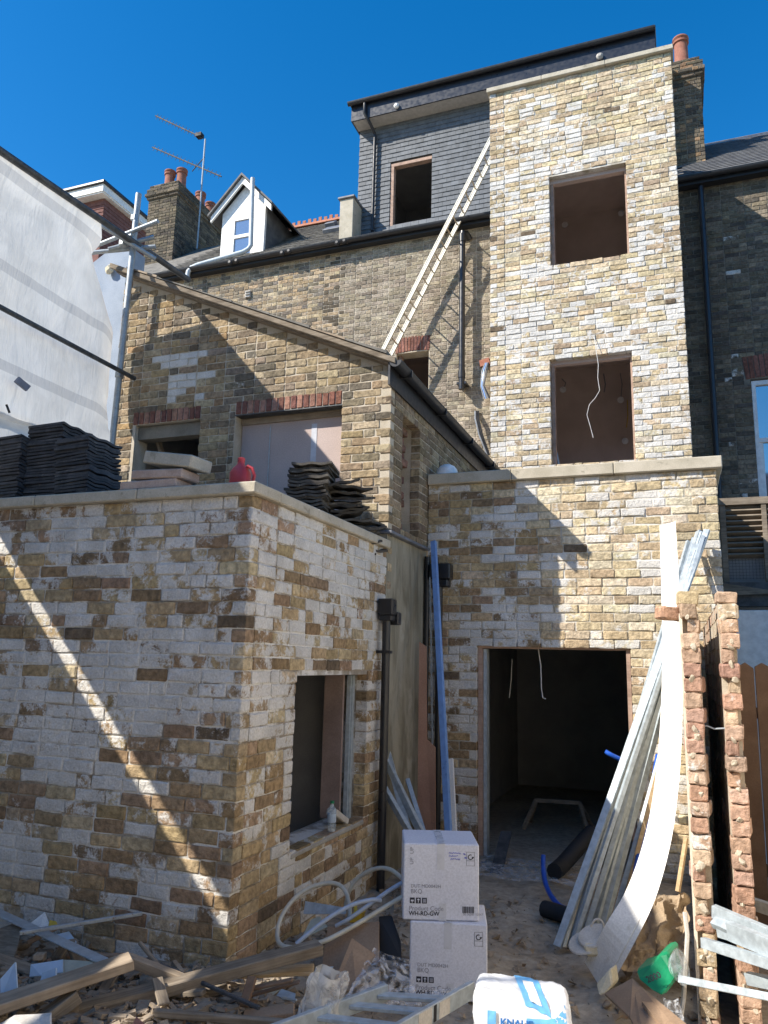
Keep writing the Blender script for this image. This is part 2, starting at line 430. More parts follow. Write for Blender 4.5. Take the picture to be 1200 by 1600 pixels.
class MB:
    def __init__(s):
        s.v = []
        s.f = []
        s.c = []
    def add(s, vs, fs, col=None):
        o = len(s.v)
        s.v.extend([tuple(x) for x in vs])
        s.f.extend([tuple(i + o for i in f) for f in fs])
        if col is not None:
            s.c.extend([col] * len(vs))
        return s
    def box(s, x0, x1, y0, y1, z0, z1):
        vs = [(x0, y0, z0), (x1, y0, z0), (x1, y1, z0), (x0, y1, z0), (x0, y0, z1), (x1, y0, z1), (x1, y1, z1), (x0, y1, z1)]
        return s.add(vs, [(0, 3, 2, 1), (4, 5, 6, 7), (0, 1, 5, 4), (1, 2, 6, 5), (2, 3, 7, 6), (3, 0, 4, 7)])
    def obox(s, c, ax, ay, az):
        c, ax, ay, az = Vector(c), Vector(ax), Vector(ay), Vector(az)
        vs = [c - ax - ay - az, c + ax - ay - az, c + ax + ay - az, c - ax + ay - az, c - ax - ay + az, c + ax - ay + az, c + ax + ay + az, c - ax + ay + az]
        return s.add(vs, [(0, 3, 2, 1), (4, 5, 6, 7), (0, 1, 5, 4), (1, 2, 6, 5), (2, 3, 7, 6), (3, 0, 4, 7)])
    def bar(s, a, b, w, h, hint=V(0, 0, 1)):
        a, b = Vector(a), Vector(b)
        d, sd, u = frame_axes(b - a, hint)
        return s.obox((a + b) / 2, (b - a) / 2, sd * w / 2, u * h / 2)
    def tube(s, pts, r, n=8, cap=True):
        pts = [Vector(p) for p in pts]
        prev = None
        rings = []
        for i, p in enumerate(pts):
            if i == 0:
                d = pts[1] - p
            elif i == len(pts) - 1:
                d = p - pts[i - 1]
            else:
                d = (pts[i + 1] - pts[i - 1])
            d.normalize()
            if prev is None:
                _, sd, u = frame_axes(d)
            else:
                sd = (prev - d * prev.dot(d)).normalized()
                u = sd.cross(d)
            prev = sd
            rr = r[i] if isinstance(r, (list, tuple)) else r
            rings.append([p + sd * rr * math.cos(2 * math.pi * k / n) + u * rr * math.sin(2 * math.pi * k / n) for k in range(n)])
        vs = [v for ring in rings for v in ring]
        fs = []
        for i in range(len(pts) - 1):
            for k in range(n):
                fs.append((i * n + k, i * n + (k + 1) % n, (i + 1) * n + (k + 1) % n, (i + 1) * n + k))
        if cap:
            fs.append(tuple(range(n - 1, -1, -1)))
            fs.append(tuple(range((len(pts) - 1) * n, len(pts) * n)))
        return s.add(vs, fs)
    def lathe(s, base, prof, n=16, axis=V(0, 0, 1)):
        base = Vector(base)
        d, sd, u = frame_axes(axis)
        vs = []
        for (r, h) in prof:
            for k in range(n):
                t = 2 * math.pi * k / n
                vs.append(base + d * h + sd * r * math.cos(t) + u * r * math.sin(t))
        fs = []
        for i in range(len(prof) - 1):
            for k in range(n):
                fs.append((i * n + k, i * n + (k + 1) % n, (i + 1) * n + (k + 1) % n, (i + 1) * n + k))
        fs.append(tuple(range(n - 1, -1, -1)))
        fs.append(tuple(range((len(prof) - 1) * n, len(prof) * n)))
        return s.add(vs, fs)
    def prism(s, poly, vec):
        vec = Vector(vec)
        poly = [Vector(p) for p in poly]
        n = len(poly)
        vs = poly + [p + vec for p in poly]
        fs = [tuple(range(n)), tuple(range(2 * n - 1, n - 1, -1))]
        fs += [(i, i + n, (i + 1) % n + n, (i + 1) % n) for i in range(n)]
        return s.add(vs, fs)
    def grid(s, fn, nu, nv):
        vs = [fn(i / nu, j / nv) for j in range(nv + 1) for i in range(nu + 1)]
        fs = [(j * (nu + 1) + i, j * (nu + 1) + i + 1, (j + 1) * (nu + 1) + i + 1, (j + 1) * (nu + 1) + i) for j in range(nv) for i in range(nu)]
        return s.add(vs, fs)
    def mesh(s, name, off=V(0, 0, 0), bevel=0.0, smooth=False):
        me = bpy.data.meshes.new(name)
        me.from_pydata([(x[0] - off.x, x[1] - off.y, x[2] - off.z) for x in s.v], [], s.f)
        if s.c:
            at = me.color_attributes.new('Col', 'FLOAT_COLOR', 'POINT')
            at.data.foreach_set('color', np.array(s.c, dtype=np.float32).ravel())
        bm = bmesh.new()
        bm.from_mesh(me)
        if not s.c:
            bmesh.ops.recalc_face_normals(bm, faces=bm.faces)
        if bevel:
            bmesh.ops.bevel(bm, geom=list(bm.edges), offset=bevel, segments=1, affect='EDGES', clamp_overlap=True)
        bm.to_mesh(me)
        bm.free()
        if smooth:
            me.polygons.foreach_set('use_smooth', [True] * len(me.polygons))
            try:
                me.set_sharp_from_angle(angle=R(40))
            except Exception:
                pass
        return me
    def build(s, name, mat, parent=None, bevel=0.0, smooth=False, loc=None, solid=0.0):
        off = OFF[parent.name] if parent else (Vector(loc) if loc is not None else base_of(s.v))
        me = s.mesh(name, off, bevel, smooth)
        me.materials.append(mat)
        o = bpy.data.objects.new(name, me)
        COL.objects.link(o)
        if parent:
            o.parent = parent
        else:
            o.location = off
        OFF[o.name] = off
        if solid:
            md = o.modifiers.new('thickness', 'SOLIDIFY')
            md.thickness = solid
        return o

def base_of(vs):
    a = np.array(vs)
    return Vector((float((a[:, 0].min() + a[:, 0].max()) / 2), float((a[:, 1].min() + a[:, 1].max()) / 2), float(a[:, 2].min())))

def tag(o, label, cat, group=None):
    o['label'] = label
    o['category'] = cat
    if group:
        o['group'] = group
    return o

def thing(name, label, cat, loc, group=None):
    o = bpy.data.objects.new(name, None)
    o.empty_display_size = 0.2
    COL.objects.link(o)
    o.location = loc
    OFF[o.name] = Vector(loc)
    return tag(o, label, cat, group)

def structure(o):
    o['kind'] = 'structure'
    return o
def stuff(o):
    o['kind'] = 'stuff'
    return o

# ------------------------------------------------------------------ bricks
def brick_mesh(seed, L, H=0.073, D=0.10, rough=1.0):
    r = random.Random(seed)
    xs = [-L / 2, -L / 2 + 0.009, -L / 6, L / 6, L / 2 - 0.009, L / 2]
    zs = [-H / 2, -H / 2 + 0.008, H / 2 - 0.008, H / 2]
    nx, nz = len(xs), len(zs)
    vs = []
    for j, z in enumerate(zs):
        for i, x in enumerate(xs):
            edge = i in (0, nx - 1) or j in (0, nz - 1)
            corner = i in (0, nx - 1) and j in (0, nz - 1)
            y = (0.006 if corner else 0.0035 if edge else 0.0) + r.uniform(-0.002, 0.002) * rough + (0.012 * r.random() if edge and r.random() < 0.13 else 0)
            k = 0.0035 * rough
            vs.append((x + r.uniform(-k, k) * (0.7 if edge else 0) - (0.004 if corner and x > 0 else -0.004 if corner else 0), y, z + r.uniform(-k, k) * (1 if edge else 0)))
    fs = [(j * nx + i, j * nx + i + 1, (j + 1) * nx + i + 1, (j + 1) * nx + i) for j in range(nz - 1) for i in range(nx - 1)]
    ring = [i for i in range(nx)] + [j * nx + nx - 1 for j in range(1, nz)] + [(nz - 1) * nx + i for i in range(nx - 2, -1, -1)] + [j * nx for j in range(nz - 2, 0, -1)]
    o = len(vs)
    for k in ring:
        vs.append((vs[k][0], D, vs[k][2]))
    n = len(ring)
    fs += [(ring[k], o + k, o + (k + 1) % n, ring[(k + 1) % n]) for k in range(n)]
    me = bpy.data.meshes.new('brick')
    me.from_pydata(vs, [], fs)
    bm = bmesh.new()
    bm.from_mesh(me)
    bmesh.ops.recalc_face_normals(bm, faces=bm.faces)
    bm.to_mesh(me)
    bm.free()
    me.materials.append(M['brick'])
    vs = np.array([v.co[:] for v in me.vertices])
    fs = [tuple(p.vertices) for p in me.polygons]
    return me, vs, fs

LIB = {}
for kind, L in (('s', 0.228), ('h', 0.108)):
    LIB[kind] = [brick_mesh(100 + i + (50 if kind == 'h' else 0), L) for i in range(14)]
LEN = {'s': 0.228, 'h': 0.108}

def project(p):
    d = p - CAM
    z = d.dot(fwd)
    if z < 0.05:
        return None
    return (600 + 1205.28 * d.dot(rt2) / z, 800 - 1205.28 * d.dot(up2) / z, z)

WALLS = {}     # thing name -> list of (wall, bricks)

def pal_pick(pal, r):
    c = pal[r.randrange(len(pal))]
    k = r.uniform(0.85, 1.15)
    return (c[0] * k, c[1] * k * r.uniform(0.97, 1.03), c[2] * k * r.uniform(0.95, 1.05))

def brick_course_wall(owner, wall, org, U, N, u0, u1, z0, z1, color_fn, openings=(), course=0.084, joint=0.010,
                      seed=1, p_head=0.12, flemish=False, endL=(0.0, 0.0), endR=(0.0, 0.0), keep=None, proud=0.004):
    org, U, N = Vector(org), Vector(U), Vector(N)
    rz = math.atan2(N.x, -N.y)
    r = random.Random(seed)
    bricks = []
    nc = int(round((z1 - z0) / course))
    ch = (z1 - z0) / nc
    for k in range(nc):
        zc = z0 + (k + 0.5) * ch
        par = k % 2
        segs = [(u0 + endL[par], u1 - endR[par])]
        for (a, b, za, zb) in openings:
            if zc > za and zc < zb:
                ns = []
                for (p, q) in segs:
                    if b <= p or a >= q:
                        ns.append((p, q))
                    else:
                        if a - p > 0.03:
                            ns.append((p, a))
                        if q - b > 0.03:
                            ns.append((b, q))
                segs = ns
        for (p, q) in segs:
            pos = p
            first = True
            isH = (par == 1)
            while q - pos > 0.02:
                if flemish:
                    L = 0.108 if isH else 0.228
                    isH = not isH
                    if first and par == 1 and not isH:
                        L = 0.108
                else:
                    if first:
                        L = 0.228 if par == 0 else 0.108
                    else:
                        L = 0.108 if r.random() < p_head else 0.228 + r.uniform(-0.012, 0.010)
                first = False
                rem = q - pos
                if rem < L + joint + 0.055:
                    if rem > 0.30:
                        L = rem / 2 - joint / 2
                    else:
                        L = rem
                L = min(L, q - pos)
                uc = pos + L / 2
                pos += L + joint
                if keep and not keep(uc, zc, L):
                    continue
                kind = 's' if L > 0.16 else 'h'
                c = org + U * uc + V(0, 0, zc + 0.006 * noise.noise(Vector((uc * 1.3, zc * 0.8, seed))))
                hs = (ch - joint) / 0.073 * r.uniform(0.96, 1.05)
                pr = r.uniform(-proud, proud)
                col = color_fn(uc, zc, r)
                bricks.append(dict(c=c + N * pr, L=L, sx=L / LEN[kind], sz=hs, rz=rz + r.uniform(-0.008, 0.008), ry=r.uniform(-0.008, 0.008),
                                   kind=kind, v=r.randrange(14), col=col, N=N, h=ch))
    WALLS.setdefault(owner.name, []).append((wall, bricks))

def finish_bricks(limit=298):
    for oname, lst in WALLS.items():
        allb = []
        for wall, bs in lst:
            for b in bs:
                q = project(b['c'])
                area = 0.0
                if q and -30 < q[0] < 1230 and -30 < q[1] < 1630:
                    d = (CAM - b['c'])
                    cosv = max(0.0, d.normalized().dot(b['N']))
                    area = cosv * b['L'] * b['h'] / (q[2] ** 2)
                allb.append((area, wall, b))
        allb.sort(key=lambda t: -t[0])
        rest = {}
        for i, (area, wall, b) in enumerate(allb):
            off = OFF[wall.name]
            me, vs, fs = LIB[b['kind']][b['v']]
            if i < limit and area > 0:
                o = bpy.data.objects.new('brick', me)
                o.parent = wall
                o.location = b['c'] - off
                o.rotation_euler = (0, b['ry'], b['rz'])
                o.scale = (b['sx'], 1, b['sz'])
                o.color = b['col']
                COL.objects.link(o)
            else:
                rest.setdefault(wall.name, (wall, []))[1].append(b)
        for wname, (wall, bs) in rest.items():
            mb_v, mb_f, mb_c = [], [], []
            o0 = 0
            off = np.array(OFF[wall.name][:])
            for b in bs:
                me, vs, fs = LIB[b['kind']][b['v']]
                rot = np.array((Matrix.Rotation(b['rz'], 3, 'Z') @ Matrix.Rotation(b['ry'], 3, 'Y')))
                w = (vs * np.array([b['sx'], 1, b['sz']])) @ rot.T + np.array(b['c'][:]) - off
                mb_v.append(w)
                mb_f.extend([tuple(i + o0 for i in f) for f in fs])
                mb_c.append(np.tile(np.array(b['col'], dtype=np.float32), (len(vs), 1)))
                o0 += len(vs)
            me = bpy.data.meshes.new('brickwork')
            me.from_pydata(np.concatenate(mb_v).tolist(), [], mb_f)
            at = me.color_attributes.new('Col', 'FLOAT_COLOR', 'POINT')
            at.data.foreach_set('color', np.concatenate(mb_c).ravel())
            me.materials.append(M['brickwork'])
            o = bpy.data.objects.new('brickwork', me)
            o.parent = wall
            COL.objects.link(o)
            o['kind'] = 'stuff'

def backing(org, U, N, u0, u1, z0, z1, openings, thick, recess=0.009, name='wall', mat=None, parent=None, extra=None):
    """mortar / core of a wall with real openings; sits just behind the brick faces"""
    org, U, N = Vector(org), Vector(U), Vector(N)
    us = sorted({u0, u1} | {x for o in openings for x in (o[0] - 0.006, o[1] + 0.006) if u0 < x < u1})
    zs = sorted({z0, z1} | {x for o in openings for x in (o[2] - 0.006, o[3] + 0.006) if z0 < x < z1})
    mb = MB()
    for i in range(len(us) - 1):
        for j in range(len(zs) - 1):
            um, zm = (us[i] + us[i + 1]) / 2, (zs[j] + zs[j + 1]) / 2
            if any(o[0] < um < o[1] and o[2] < zm < o[3] for o in openings):
                continue
            c = org + U * um - N * (recess + thick / 2) + V(0, 0, zm)
            mb.obox(c, U * (us[i + 1] - us[i]) / 2, N * thick / 2, V(0, 0, (zs[j + 1] - zs[j]) / 2))
    if extra:
        extra(mb)
    return mb.build(name, mat, parent)

def pal_fn(pal, pw=0.0, pm=0.0, dark=0.02, cl=0.0, scale=1.3, seed=0, hi=0.9, mid=0.5, white_fn=None):
    """brick colour + whitewash amount; whitewashed bricks lie in patches"""
    def fn(u, z, r):
        bias = cl * noise.noise(Vector((u * scale + seed * 7.3, z * scale * 1.6, seed * 3.1)))
        x = r.random() - bias
        a = 0.0
        if white_fn:
            a = white_fn(u, z, r)
        elif x < pw:
            a = hi * r.uniform(0.78, 1.08)
        elif x < pw + pm:
            a = mid * r.uniform(0.6, 1.2)
        c = pal_pick(pal, r)
        if r.random() < dark:
            c = (0.15, 0.112, 0.075)
            a *= 0.3
        return (c[0], c[1], c[2], min(1.0, a))
    return fn

TAN = [(0.41, 0.305, 0.17), (0.35, 0.25, 0.135), (0.45, 0.345, 0.205), (0.29, 0.20, 0.115), (0.39, 0.295, 0.175), (0.34, 0.235, 0.15), (0.25, 0.175, 0.11), (0.49, 0.395, 0.26)]
TOWER = [(0.55, 0.45, 0.29), (0.51, 0.405, 0.255), (0.59, 0.495, 0.335), (0.47, 0.365, 0.235), (0.54, 0.435, 0.29), (0.42, 0.325, 0.215), (0.53, 0.435, 0.30), (0.61, 0.535, 0.395)]
STOCK = [(0.36, 0.285, 0.185), (0.30, 0.235, 0.15), (0.21, 0.17, 0.12), (0.40, 0.325, 0.215), (0.16, 0.135, 0.10), (0.32, 0.24, 0.15), (0.26, 0.21, 0.15), (0.19, 0.165, 0.13), (0.34, 0.255, 0.155)]
GREYSTOCK = [(0.31, 0.265, 0.20), (0.26, 0.22, 0.165), (0.35, 0.30, 0.23), (0.22, 0.185, 0.14), (0.30, 0.25, 0.185)]
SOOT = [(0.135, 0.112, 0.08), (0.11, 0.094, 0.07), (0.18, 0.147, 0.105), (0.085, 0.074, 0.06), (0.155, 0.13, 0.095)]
SIDE = [(0.29, 0.22, 0.14), (0.24, 0.18, 0.115), (0.33, 0.26, 0.17), (0.21, 0.16, 0.11)]
REDS = [(0.23, 0.105, 0.078), (0.28, 0.14, 0.105), (0.19, 0.088, 0.07), (0.31, 0.17, 0.125)]

# ------------------------------------------------------------------ ground
def ground_z(x, y):
    def sm(t):
        t = max(0.0, min(1.0, t))
        return t * t * (3 - 2 * t)
    m = 0.12 * sm((-x - 0.75) / 1.3) * sm((4.35 - y) / 1.4)
    m += 0.10 * sm((-x - 1.5) / 0.6) * sm((5.6 - y) / 1.2)
    m += 0.05 * noise.noise(Vector((x * 1.7, y * 1.7, 3.0))) + 0.022 * noise.noise(Vector((x * 7, y * 7, 9.0)))
    if y > 7.6:
        m *= 0.1
    return -0.2 + m

def build_ground():
    xs = [-140, -60, -25, -12, -8] + [(-6 + 0.055 * i) for i in range(0, 146)] + [3, 6, 12, 30, 70, 140]
    ys = [-90, -40, -15, -6, -2, 0] + [(1.0 + 0.055 * i) for i in range(0, 128)] + [9, 11, 16, 30, 80, 200]
    vs, fs = [], []
    for y in ys:
        for x in xs:
            inside = -6 <= x <= 2.2 and 1.0 <= y <= 8.1
            vs.append((x, y, ground_z(x, y) if inside else -0.2))
    nx = len(xs)
    for j in range(len(ys) - 1):
        for i in range(nx - 1):
            fs.append((j * nx + i, j * nx + i + 1, (j + 1) * nx + i + 1, (j + 1) * nx + i))
    mb = MB()
    mb.add(vs, fs)
    structure(mb.build('ground', M['ground'], loc=(0, 0, 0), smooth=True))
build_ground()

X_, Y_, Z_ = V(1, 0, 0), V(0, 1, 0), V(0, 0, 1)

# ------------------------------------------------------------------ low brick extension on the left
ext = thing('brick_extension', 'low single storey extension of half whitewashed reclaimed brick, at the left front', 'building', (-3.9, 4.13, -0.3))
EY, EX = 4.132, -2.46
win_l = [(4.845, 6.15, 0.40, 1.535)]
fw = backing((0, EY, 0), X_, -Y_, -6.2, EX - 0.012, -0.35, 2.66, [], 0.25, name='wall', mat=M['mortar_white'], parent=ext)
sw = backing((EX, 0, 0), Y_, X_, EY + 0.262, 6.53, -0.35, 2.66, win_l, 0.25, name='wall', mat=M['mortar_white'], parent=ext)
brick_course_wall(ext, fw, (0, EY, 0), X_, -Y_, -6.2, EX, -0.35, 2.66,
                  lambda u, z, r: pal_fn(TAN, 0.42 if z > 0.75 else 0.10, 0.36 if z > 0.75 else 0.22, 0.014, 0.6, 1.1, 2)(u, z, r), seed=3, endR=(0.0, 0.1125), proud=0.0045)
brick_course_wall(ext, sw, (EX, 0, 0), Y_, X_, EY, 6.53, -0.35, 2.66,
                  lambda u, z, r: pal_fn(TAN, 0.42 if z > 0.6 else 0.20, 0.36 if z > 0.6 else 0.28, 0.008, 0.6, 1.2, 5)(u, z, r), win_l, seed=4, endL=(0.1125, 0.0), p_head=0.2, proud=0.0045)
def coping(par, x0, x1, y0, y1, z0, z1, mat=None):
    MB().box(x0, x1, y0, y1, z0, z1).build('coping_stone', mat or M['coping'], par, bevel=0.008)
for a, b in ((-6.2, -5.066), (-5.062, -4.196), (-4.192, -3.324), (-3.32, -2.42)):
    coping(ext, a, b, 4.085, 4.42, 2.662, 2.737)
for a, b in ((4.424, 5.005), (5.009, 5.977), (5.981, 6.53)):
    coping(ext, -2.74, -2.421, a, b, 2.661, 2.736)
MB().box(-6.2, -2.745, 4.40, 6.54, 2.5, 2.56).build('roof_deck', M['slate_dark'], ext)
# window opening in the right hand wall
MB().box(-2.76, -2.452, 4.86, 6.135, 0.352, 0.392).build('sill_bed', M['concrete'], ext, bevel=0.01)
MB().box(-2.62, -2.585, 6.085, 6.148, 0.393, 1.53).box(-2.585, -2.572, 6.1, 6.146, 0.393, 1.53).build('stud_jamb', M['galv'], ext)
MB().box(-2.80, -2.63, 6.03, 6.06, 0.393, 1.53).build('plaster_reveal', M['plaster_dark'], ext)
lin = MB()
lin.add([(-6.1, 4.41, -0.1), (-2.73, 4.41, -0.1), (-2.73, 6.5, -0.1), (-6.1, 6.5, -0.1)], [(0, 1, 2, 3)])
lin.add([(-6.1, 6.5, -0.1), (-2.73, 6.5, -0.1), (-2.73, 6.5, 2.49), (-6.1, 6.5, 2.49)], [(0, 1, 2, 3)])
lin.add([(-6.1, 4.41, -0.1), (-6.1, 6.5, -0.1), (-6.1, 6.5, 2.49), (-6.1, 4.41, 2.49)], [(0, 1, 2, 3)])
lin.build('room_lining', M['dark_room'], ext)
# rainwater hopper and pipe at its back corner
hp = MB().box(-2.445, -2.31, 6.30, 6.42, 2.05, 2.19)
hp.box(-2.435, -2.32, 6.31, 6.41, 2.00, 2.05).build('hopper', M['black_plastic'], ext, bevel=0.008)
MB().box(-2.42, -2.30, 6.43, 6.52, 1.97, 2.08).build('overflow_box', M['black_plastic'], ext, bevel=0.008)
MB().tube([(-2.385, 6.37, 2.0), (-2.385, 6.37, 1.2), (-2.385, 6.37, -0.2)], 0.036, 12).build('downpipe', M['black_plastic'], ext, smooth=True)
MB().box(-2.46, -2.34, 6.33, 6.41, 1.72, 1.745).build('pipe_clip', M['black_plastic'], ext)

# ------------------------------------------------------------------ rear extension with the doorway
rear = thing('rear_extension', 'single storey rear extension of pale reclaimed brick with an open doorway, below the tower', 'building', (-1.0, 7.75, -0.3))
RY = 7.75
door = [(-1.92, -0.435, -0.4, 1.855)]
rw = backing((0, RY, 0), X_, -Y_, -2.455, 0.388, -0.3, 3.52, door, 0.22, name='wall', mat=M['mortar_light'], parent=rear)
rsw = backing((0.40, 0, 0), Y_, X_, RY + 0.232, 10.68, -0.3, 3.52, [], 0.2, name='wall', mat=M['mortar_light'], parent=rear)
def rear_col(u, z, r):
    left = u < -1.35  # paler palette paints the sunlit right side; the shaded left keeps tan
    f = pal_fn(TAN if left else TOWER, 0.28 if left else 0.16, 0.34, 0.006, 0.5, 1.2, 8)
    return f(u, z, r)
brick_course_wall(rear, rw, (0, RY, 0), X_, -Y_, -2.455, 0.40, -0.3, 3.52, rear_col, door + [(-2.36, -2.2, 2.45, 2.62)], seed=6, endR=(0.0, 0.1125), p_head=0.1, proud=0.006)
brick_course_wall(rear, rsw, (0.40, 0, 0), Y_, X_, RY, 10.68, -0.3, 3.52, rear_col, seed=7, endL=(0.1125, 0.0))
for a, b in ((-2.452, -1.553), (-1.549, -0.532), (-0.528, 0.455)):
    coping(rear, a, b, 7.70, 8.02, 3.523, 3.64)
coping(rear, 0.15, 0.45, 8.024, 10.66, 3.522, 3.637)
MB().box(-2.45, 0.15, 8.0, 10.68, 3.36, 3.42).build('roof_deck', M['lead'], rear)
fr = MB().box(-1.915, -1.872, 7.79, 7.90, -0.25, 1.85).box(-0.478, -0.44, 7.79, 7.90, -0.25, 1.85).box(-1.872, -0.478, 7.79, 7.90, 1.808, 1.85)
fr.build('door_frame', M['frame_wood'], rear)
MB().box(-1.868, -1.835, 7.82, 7.93, -0.25, 1.80).build('stud_jamb', M['galv'], rear)
lin = MB()
X0, X1, Y0, Y1, Z0, Z1 = -2.44, 0.19, 7.975, 12.5, -0.205, 2.7
lin.add([(X0, Y1, Z0), (X1, Y1, Z0), (X1, Y1, Z1), (X0, Y1, Z1)], [(0, 1, 2, 3)])
lin.add([(X0, Y0, Z0), (X0, Y1, Z0), (X0, Y1, Z1), (X0, Y0, Z1)], [(0, 1, 2, 3)])
lin.add([(X1, Y0, Z0), (X1, Y1, Z0), (X1, Y1, Z1), (X1, Y0, Z1)], [(0, 1, 2, 3)])
lin.add([(X0, Y0, Z1), (X1, Y0, Z1), (X1, Y1, Z1), (X0, Y1, Z1)], [(0, 1, 2, 3)])
lin.build('room_lining', M['dark_room'], rear)
MB().box(X0, X1, 7.70, Y1, -0.26, -0.17).build('room_floor', M['ground'], rear)
# hopper in the broken out corner
hp = MB().box(-2.39, -2.17, 7.60, 7.74, 2.50, 2.66).box(-2.36, -2.2, 7.62, 7.74, 2.42, 2.50)
hp.build('hopper', M['black_plastic'], rear, bevel=0.01)
MB().tube([(-2.30, 7.68, 2.45), (-2.30, 7.68, -0.2)], 0.036, 12).build('downpipe', M['black_plastic'], rear, smooth=True)
MB().tube([(-2.43, 7.66, 2.74), (-2.43, 7.66, 0.2)], 0.03, 10).build('vent_pipe', M['black_plastic'], rear, smooth=True)

# ------------------------------------------------------------------ tall brick tower
tow = thing('brick_tower', 'tall square tower of pale reclaimed brick with two empty window holes', 'building', (-1.1, 10.7, 3.4))
TY, TX0, TX1 = 10.7, -2.45, 0.275
tw = [(-1.54, -0.42, 7.465, 8.945), (-1.575, -0.44, 4.425, 6.015)]
ttop = 10.62
wf = backing((0, TY, 0), X_, -Y_, TX0 + 0.012, TX1 - 0.012, 3.42, ttop, tw, 0.16, name='wall', mat=M['mortar_light'], parent=tow)
wr = backing((TX1, 0, 0), Y_, X_, TY + 0.172, 13.19, 3.42, ttop, [], 0.16, name='wall', mat=M['mortar_light'], parent=tow)
wl = backing((TX0, 0, 0), -Y_, -X_, -13.19, -TY - 0.172, 3.42, ttop, [], 0.16, name='wall', mat=M['mortar_light'], parent=tow)
def tow_col(u, z, r):
    if z > 9.95:
        return pal_fn(TOWER, 0.05, 0.20, 0.012, 0.2, 1.0, 12)(u, z, r)
    return pal_fn(TOWER, 0.30, 0.36, 0.005, 0.6, 0.9, 12)(u, z, r)
brick_course_wall(tow, wf, (0, TY, 0), X_, -Y_, TX0, TX1, 3.42, ttop, tow_col, tw, course=0.0785, seed=9, endL=(0, 0.1125), endR=(0.0, 0.1125), proud=0.006)
brick_course_wall(tow, wr, (TX1, 0, 0), Y_, X_, TY, 13.19, 3.42, ttop, tow_col, course=0.0785, seed=10, endL=(0.1125, 0.0))
brick_course_wall(tow, wl, (TX0, 0, 0), -Y_, -X_, -13.19, -TY, 3.42, ttop, tow_col, course=0.0785, seed=13, endR=(0.1125, 0.0))
for a, b in ((-2.49, -1.62), (-1.616, -0.66), (-0.656, 0.31)):
    coping(tow, a, b, 10.64, 10.95, ttop + 0.002, ttop + 0.082)
MB().box(TX0 + 0.18, TX1 - 0.18, 10.95, 13.19, 10.45, 10.5).build('roof_deck', M['lead'], tow)
def room(par, x0, x1, y0, y1, z0, z1, mat):
    mb = MB()
    mb.add([(x0, y1, z0), (x1, y1, z0), (x1, y1, z1), (x0, y1, z1)], [(0, 1, 2, 3)])
    mb.add([(x0, y0, z0), (x0, y1, z0), (x0, y1, z1), (x0, y0, z1)], [(0, 1, 2, 3)])
    mb.add([(x1, y0, z0), (x1, y1, z0), (x1, y1, z1), (x1, y0, z1)], [(0, 1, 2, 3)])
    mb.add([(x0, y0, z1), (x1, y0, z1), (x1, y1, z1), (x0, y1, z1)], [(0, 1, 2, 3)])
    mb.add([(x0, y0, z0), (x1, y0, z0), (x1, y1, z0), (x0, y1, z0)], [(0, 1, 2, 3)])
    return mb.build('room_lining', mat, par)
room(tow, -2.27, 0.09, 10.875, 13.1, 7.0, 9.7, M['plaster_brown'])
room(tow, -2.27, 0.09, 10.875, 13.1, 3.9, 6.75, M['plaster_brown'])
for (a, b, c, d) in tw:
    mb = MB().box(a + 0.004, a + 0.05, TY + 0.11, TY + 0.2, c, d - 0.06).box(b - 0.03, b - 0.004, TY + 0.11, TY + 0.2, c, d - 0.06)
    mb.build('window_lining', M['frame_wood'], tow)
    MB().box(a - 0.05, b + 0.05, TY + 0.105, TY + 0.2, d - 0.06, d + 0.02).build('lintel', M['plaster_pink'], tow)
# loose wiring seen inside and over the lower window
def cable(par, pts, r=0.006, mat=None, name='cable'):
    return MB().tube(pts, r, 6).build(name, mat or M['cable'], par, smooth=True)
def wavy(a, b, amp, n=14, seed=0):
    a, b = Vector(a), Vector(b)
    r = random.Random(seed)
    return [a.lerp(b, i / n) + V(noise.noise(Vector((i * 0.35, seed, 0))) * amp, noise.noise(Vector((i * 0.35, seed, 5))) * amp * 0.4, 0) for i in range(n + 1)]
cable(tow, [(-0.935, 10.680, 6.251), (-0.917, 10.620, 6.060), (-0.888, 10.610, 5.814), (-0.902, 10.610, 5.626), (-0.881, 10.610, 5.435), (-0.944, 10.610, 5.329), (-1.025, 10.610, 5.243), (-1.063, 10.610, 5.098), (-1.024, 10.610, 4.936), (-0.986, 10.610, 4.758)], 0.0035, M['cable'], 'dangling_cable')
for (x0, y0, x1, y1, zr) in ((880, 592, 880, 612, 1), (970, 584, 970, 625, 1), (976, 630, 977, 690, 1)):
    pass
def socket(par, p):
    MB().lathe(Vector(p) + V(0, -0.03, 0), [(0.055, 0), (0.055, 0.02), (0.02, 0.03)], 12, axis=-Y_).build('back_box', M['white_upvc'], par)
for q in ((-1.700, 13.070, 6.377), (-0.744, 13.070, 6.094), (-0.696, 13.070, 5.369), (-1.604, 13.070, 9.515), (-0.620, 13.070, 9.551)):
    socket(tow, q)
cable(tow, [(-1.685, 13.040, 6.389), (-1.645, 13.000, 6.488), (-1.714, 13.040, 6.580)], 0.008, M['cable_grey'])
cable(tow, [(-0.742, 13.040, 6.107), (-0.709, 12.980, 6.355), (-0.737, 13.040, 6.575)], 0.008, M['cable_grey'])
cable(tow, [(-1.011, 13.040, 6.595), (-0.981, 13.000, 6.392), (-1.007, 13.000, 6.246)], 0.010, M['cable_grey'])
cable(tow, [(-0.639, 13.040, 6.085), (-0.637, 13.000, 5.790), (-0.664, 13.000, 5.591)], 0.008, M['yellow'])
cable(tow, [(-1.343, 13.040, 9.842), (-1.259, 13.000, 9.852)], 0.01, M['cable_grey'])
MB().bar((-1.510, 10.950, 4.476), (-1.550, 11.000, 4.683), 0.03, 0.03).build('prop', M['galv'], tow)

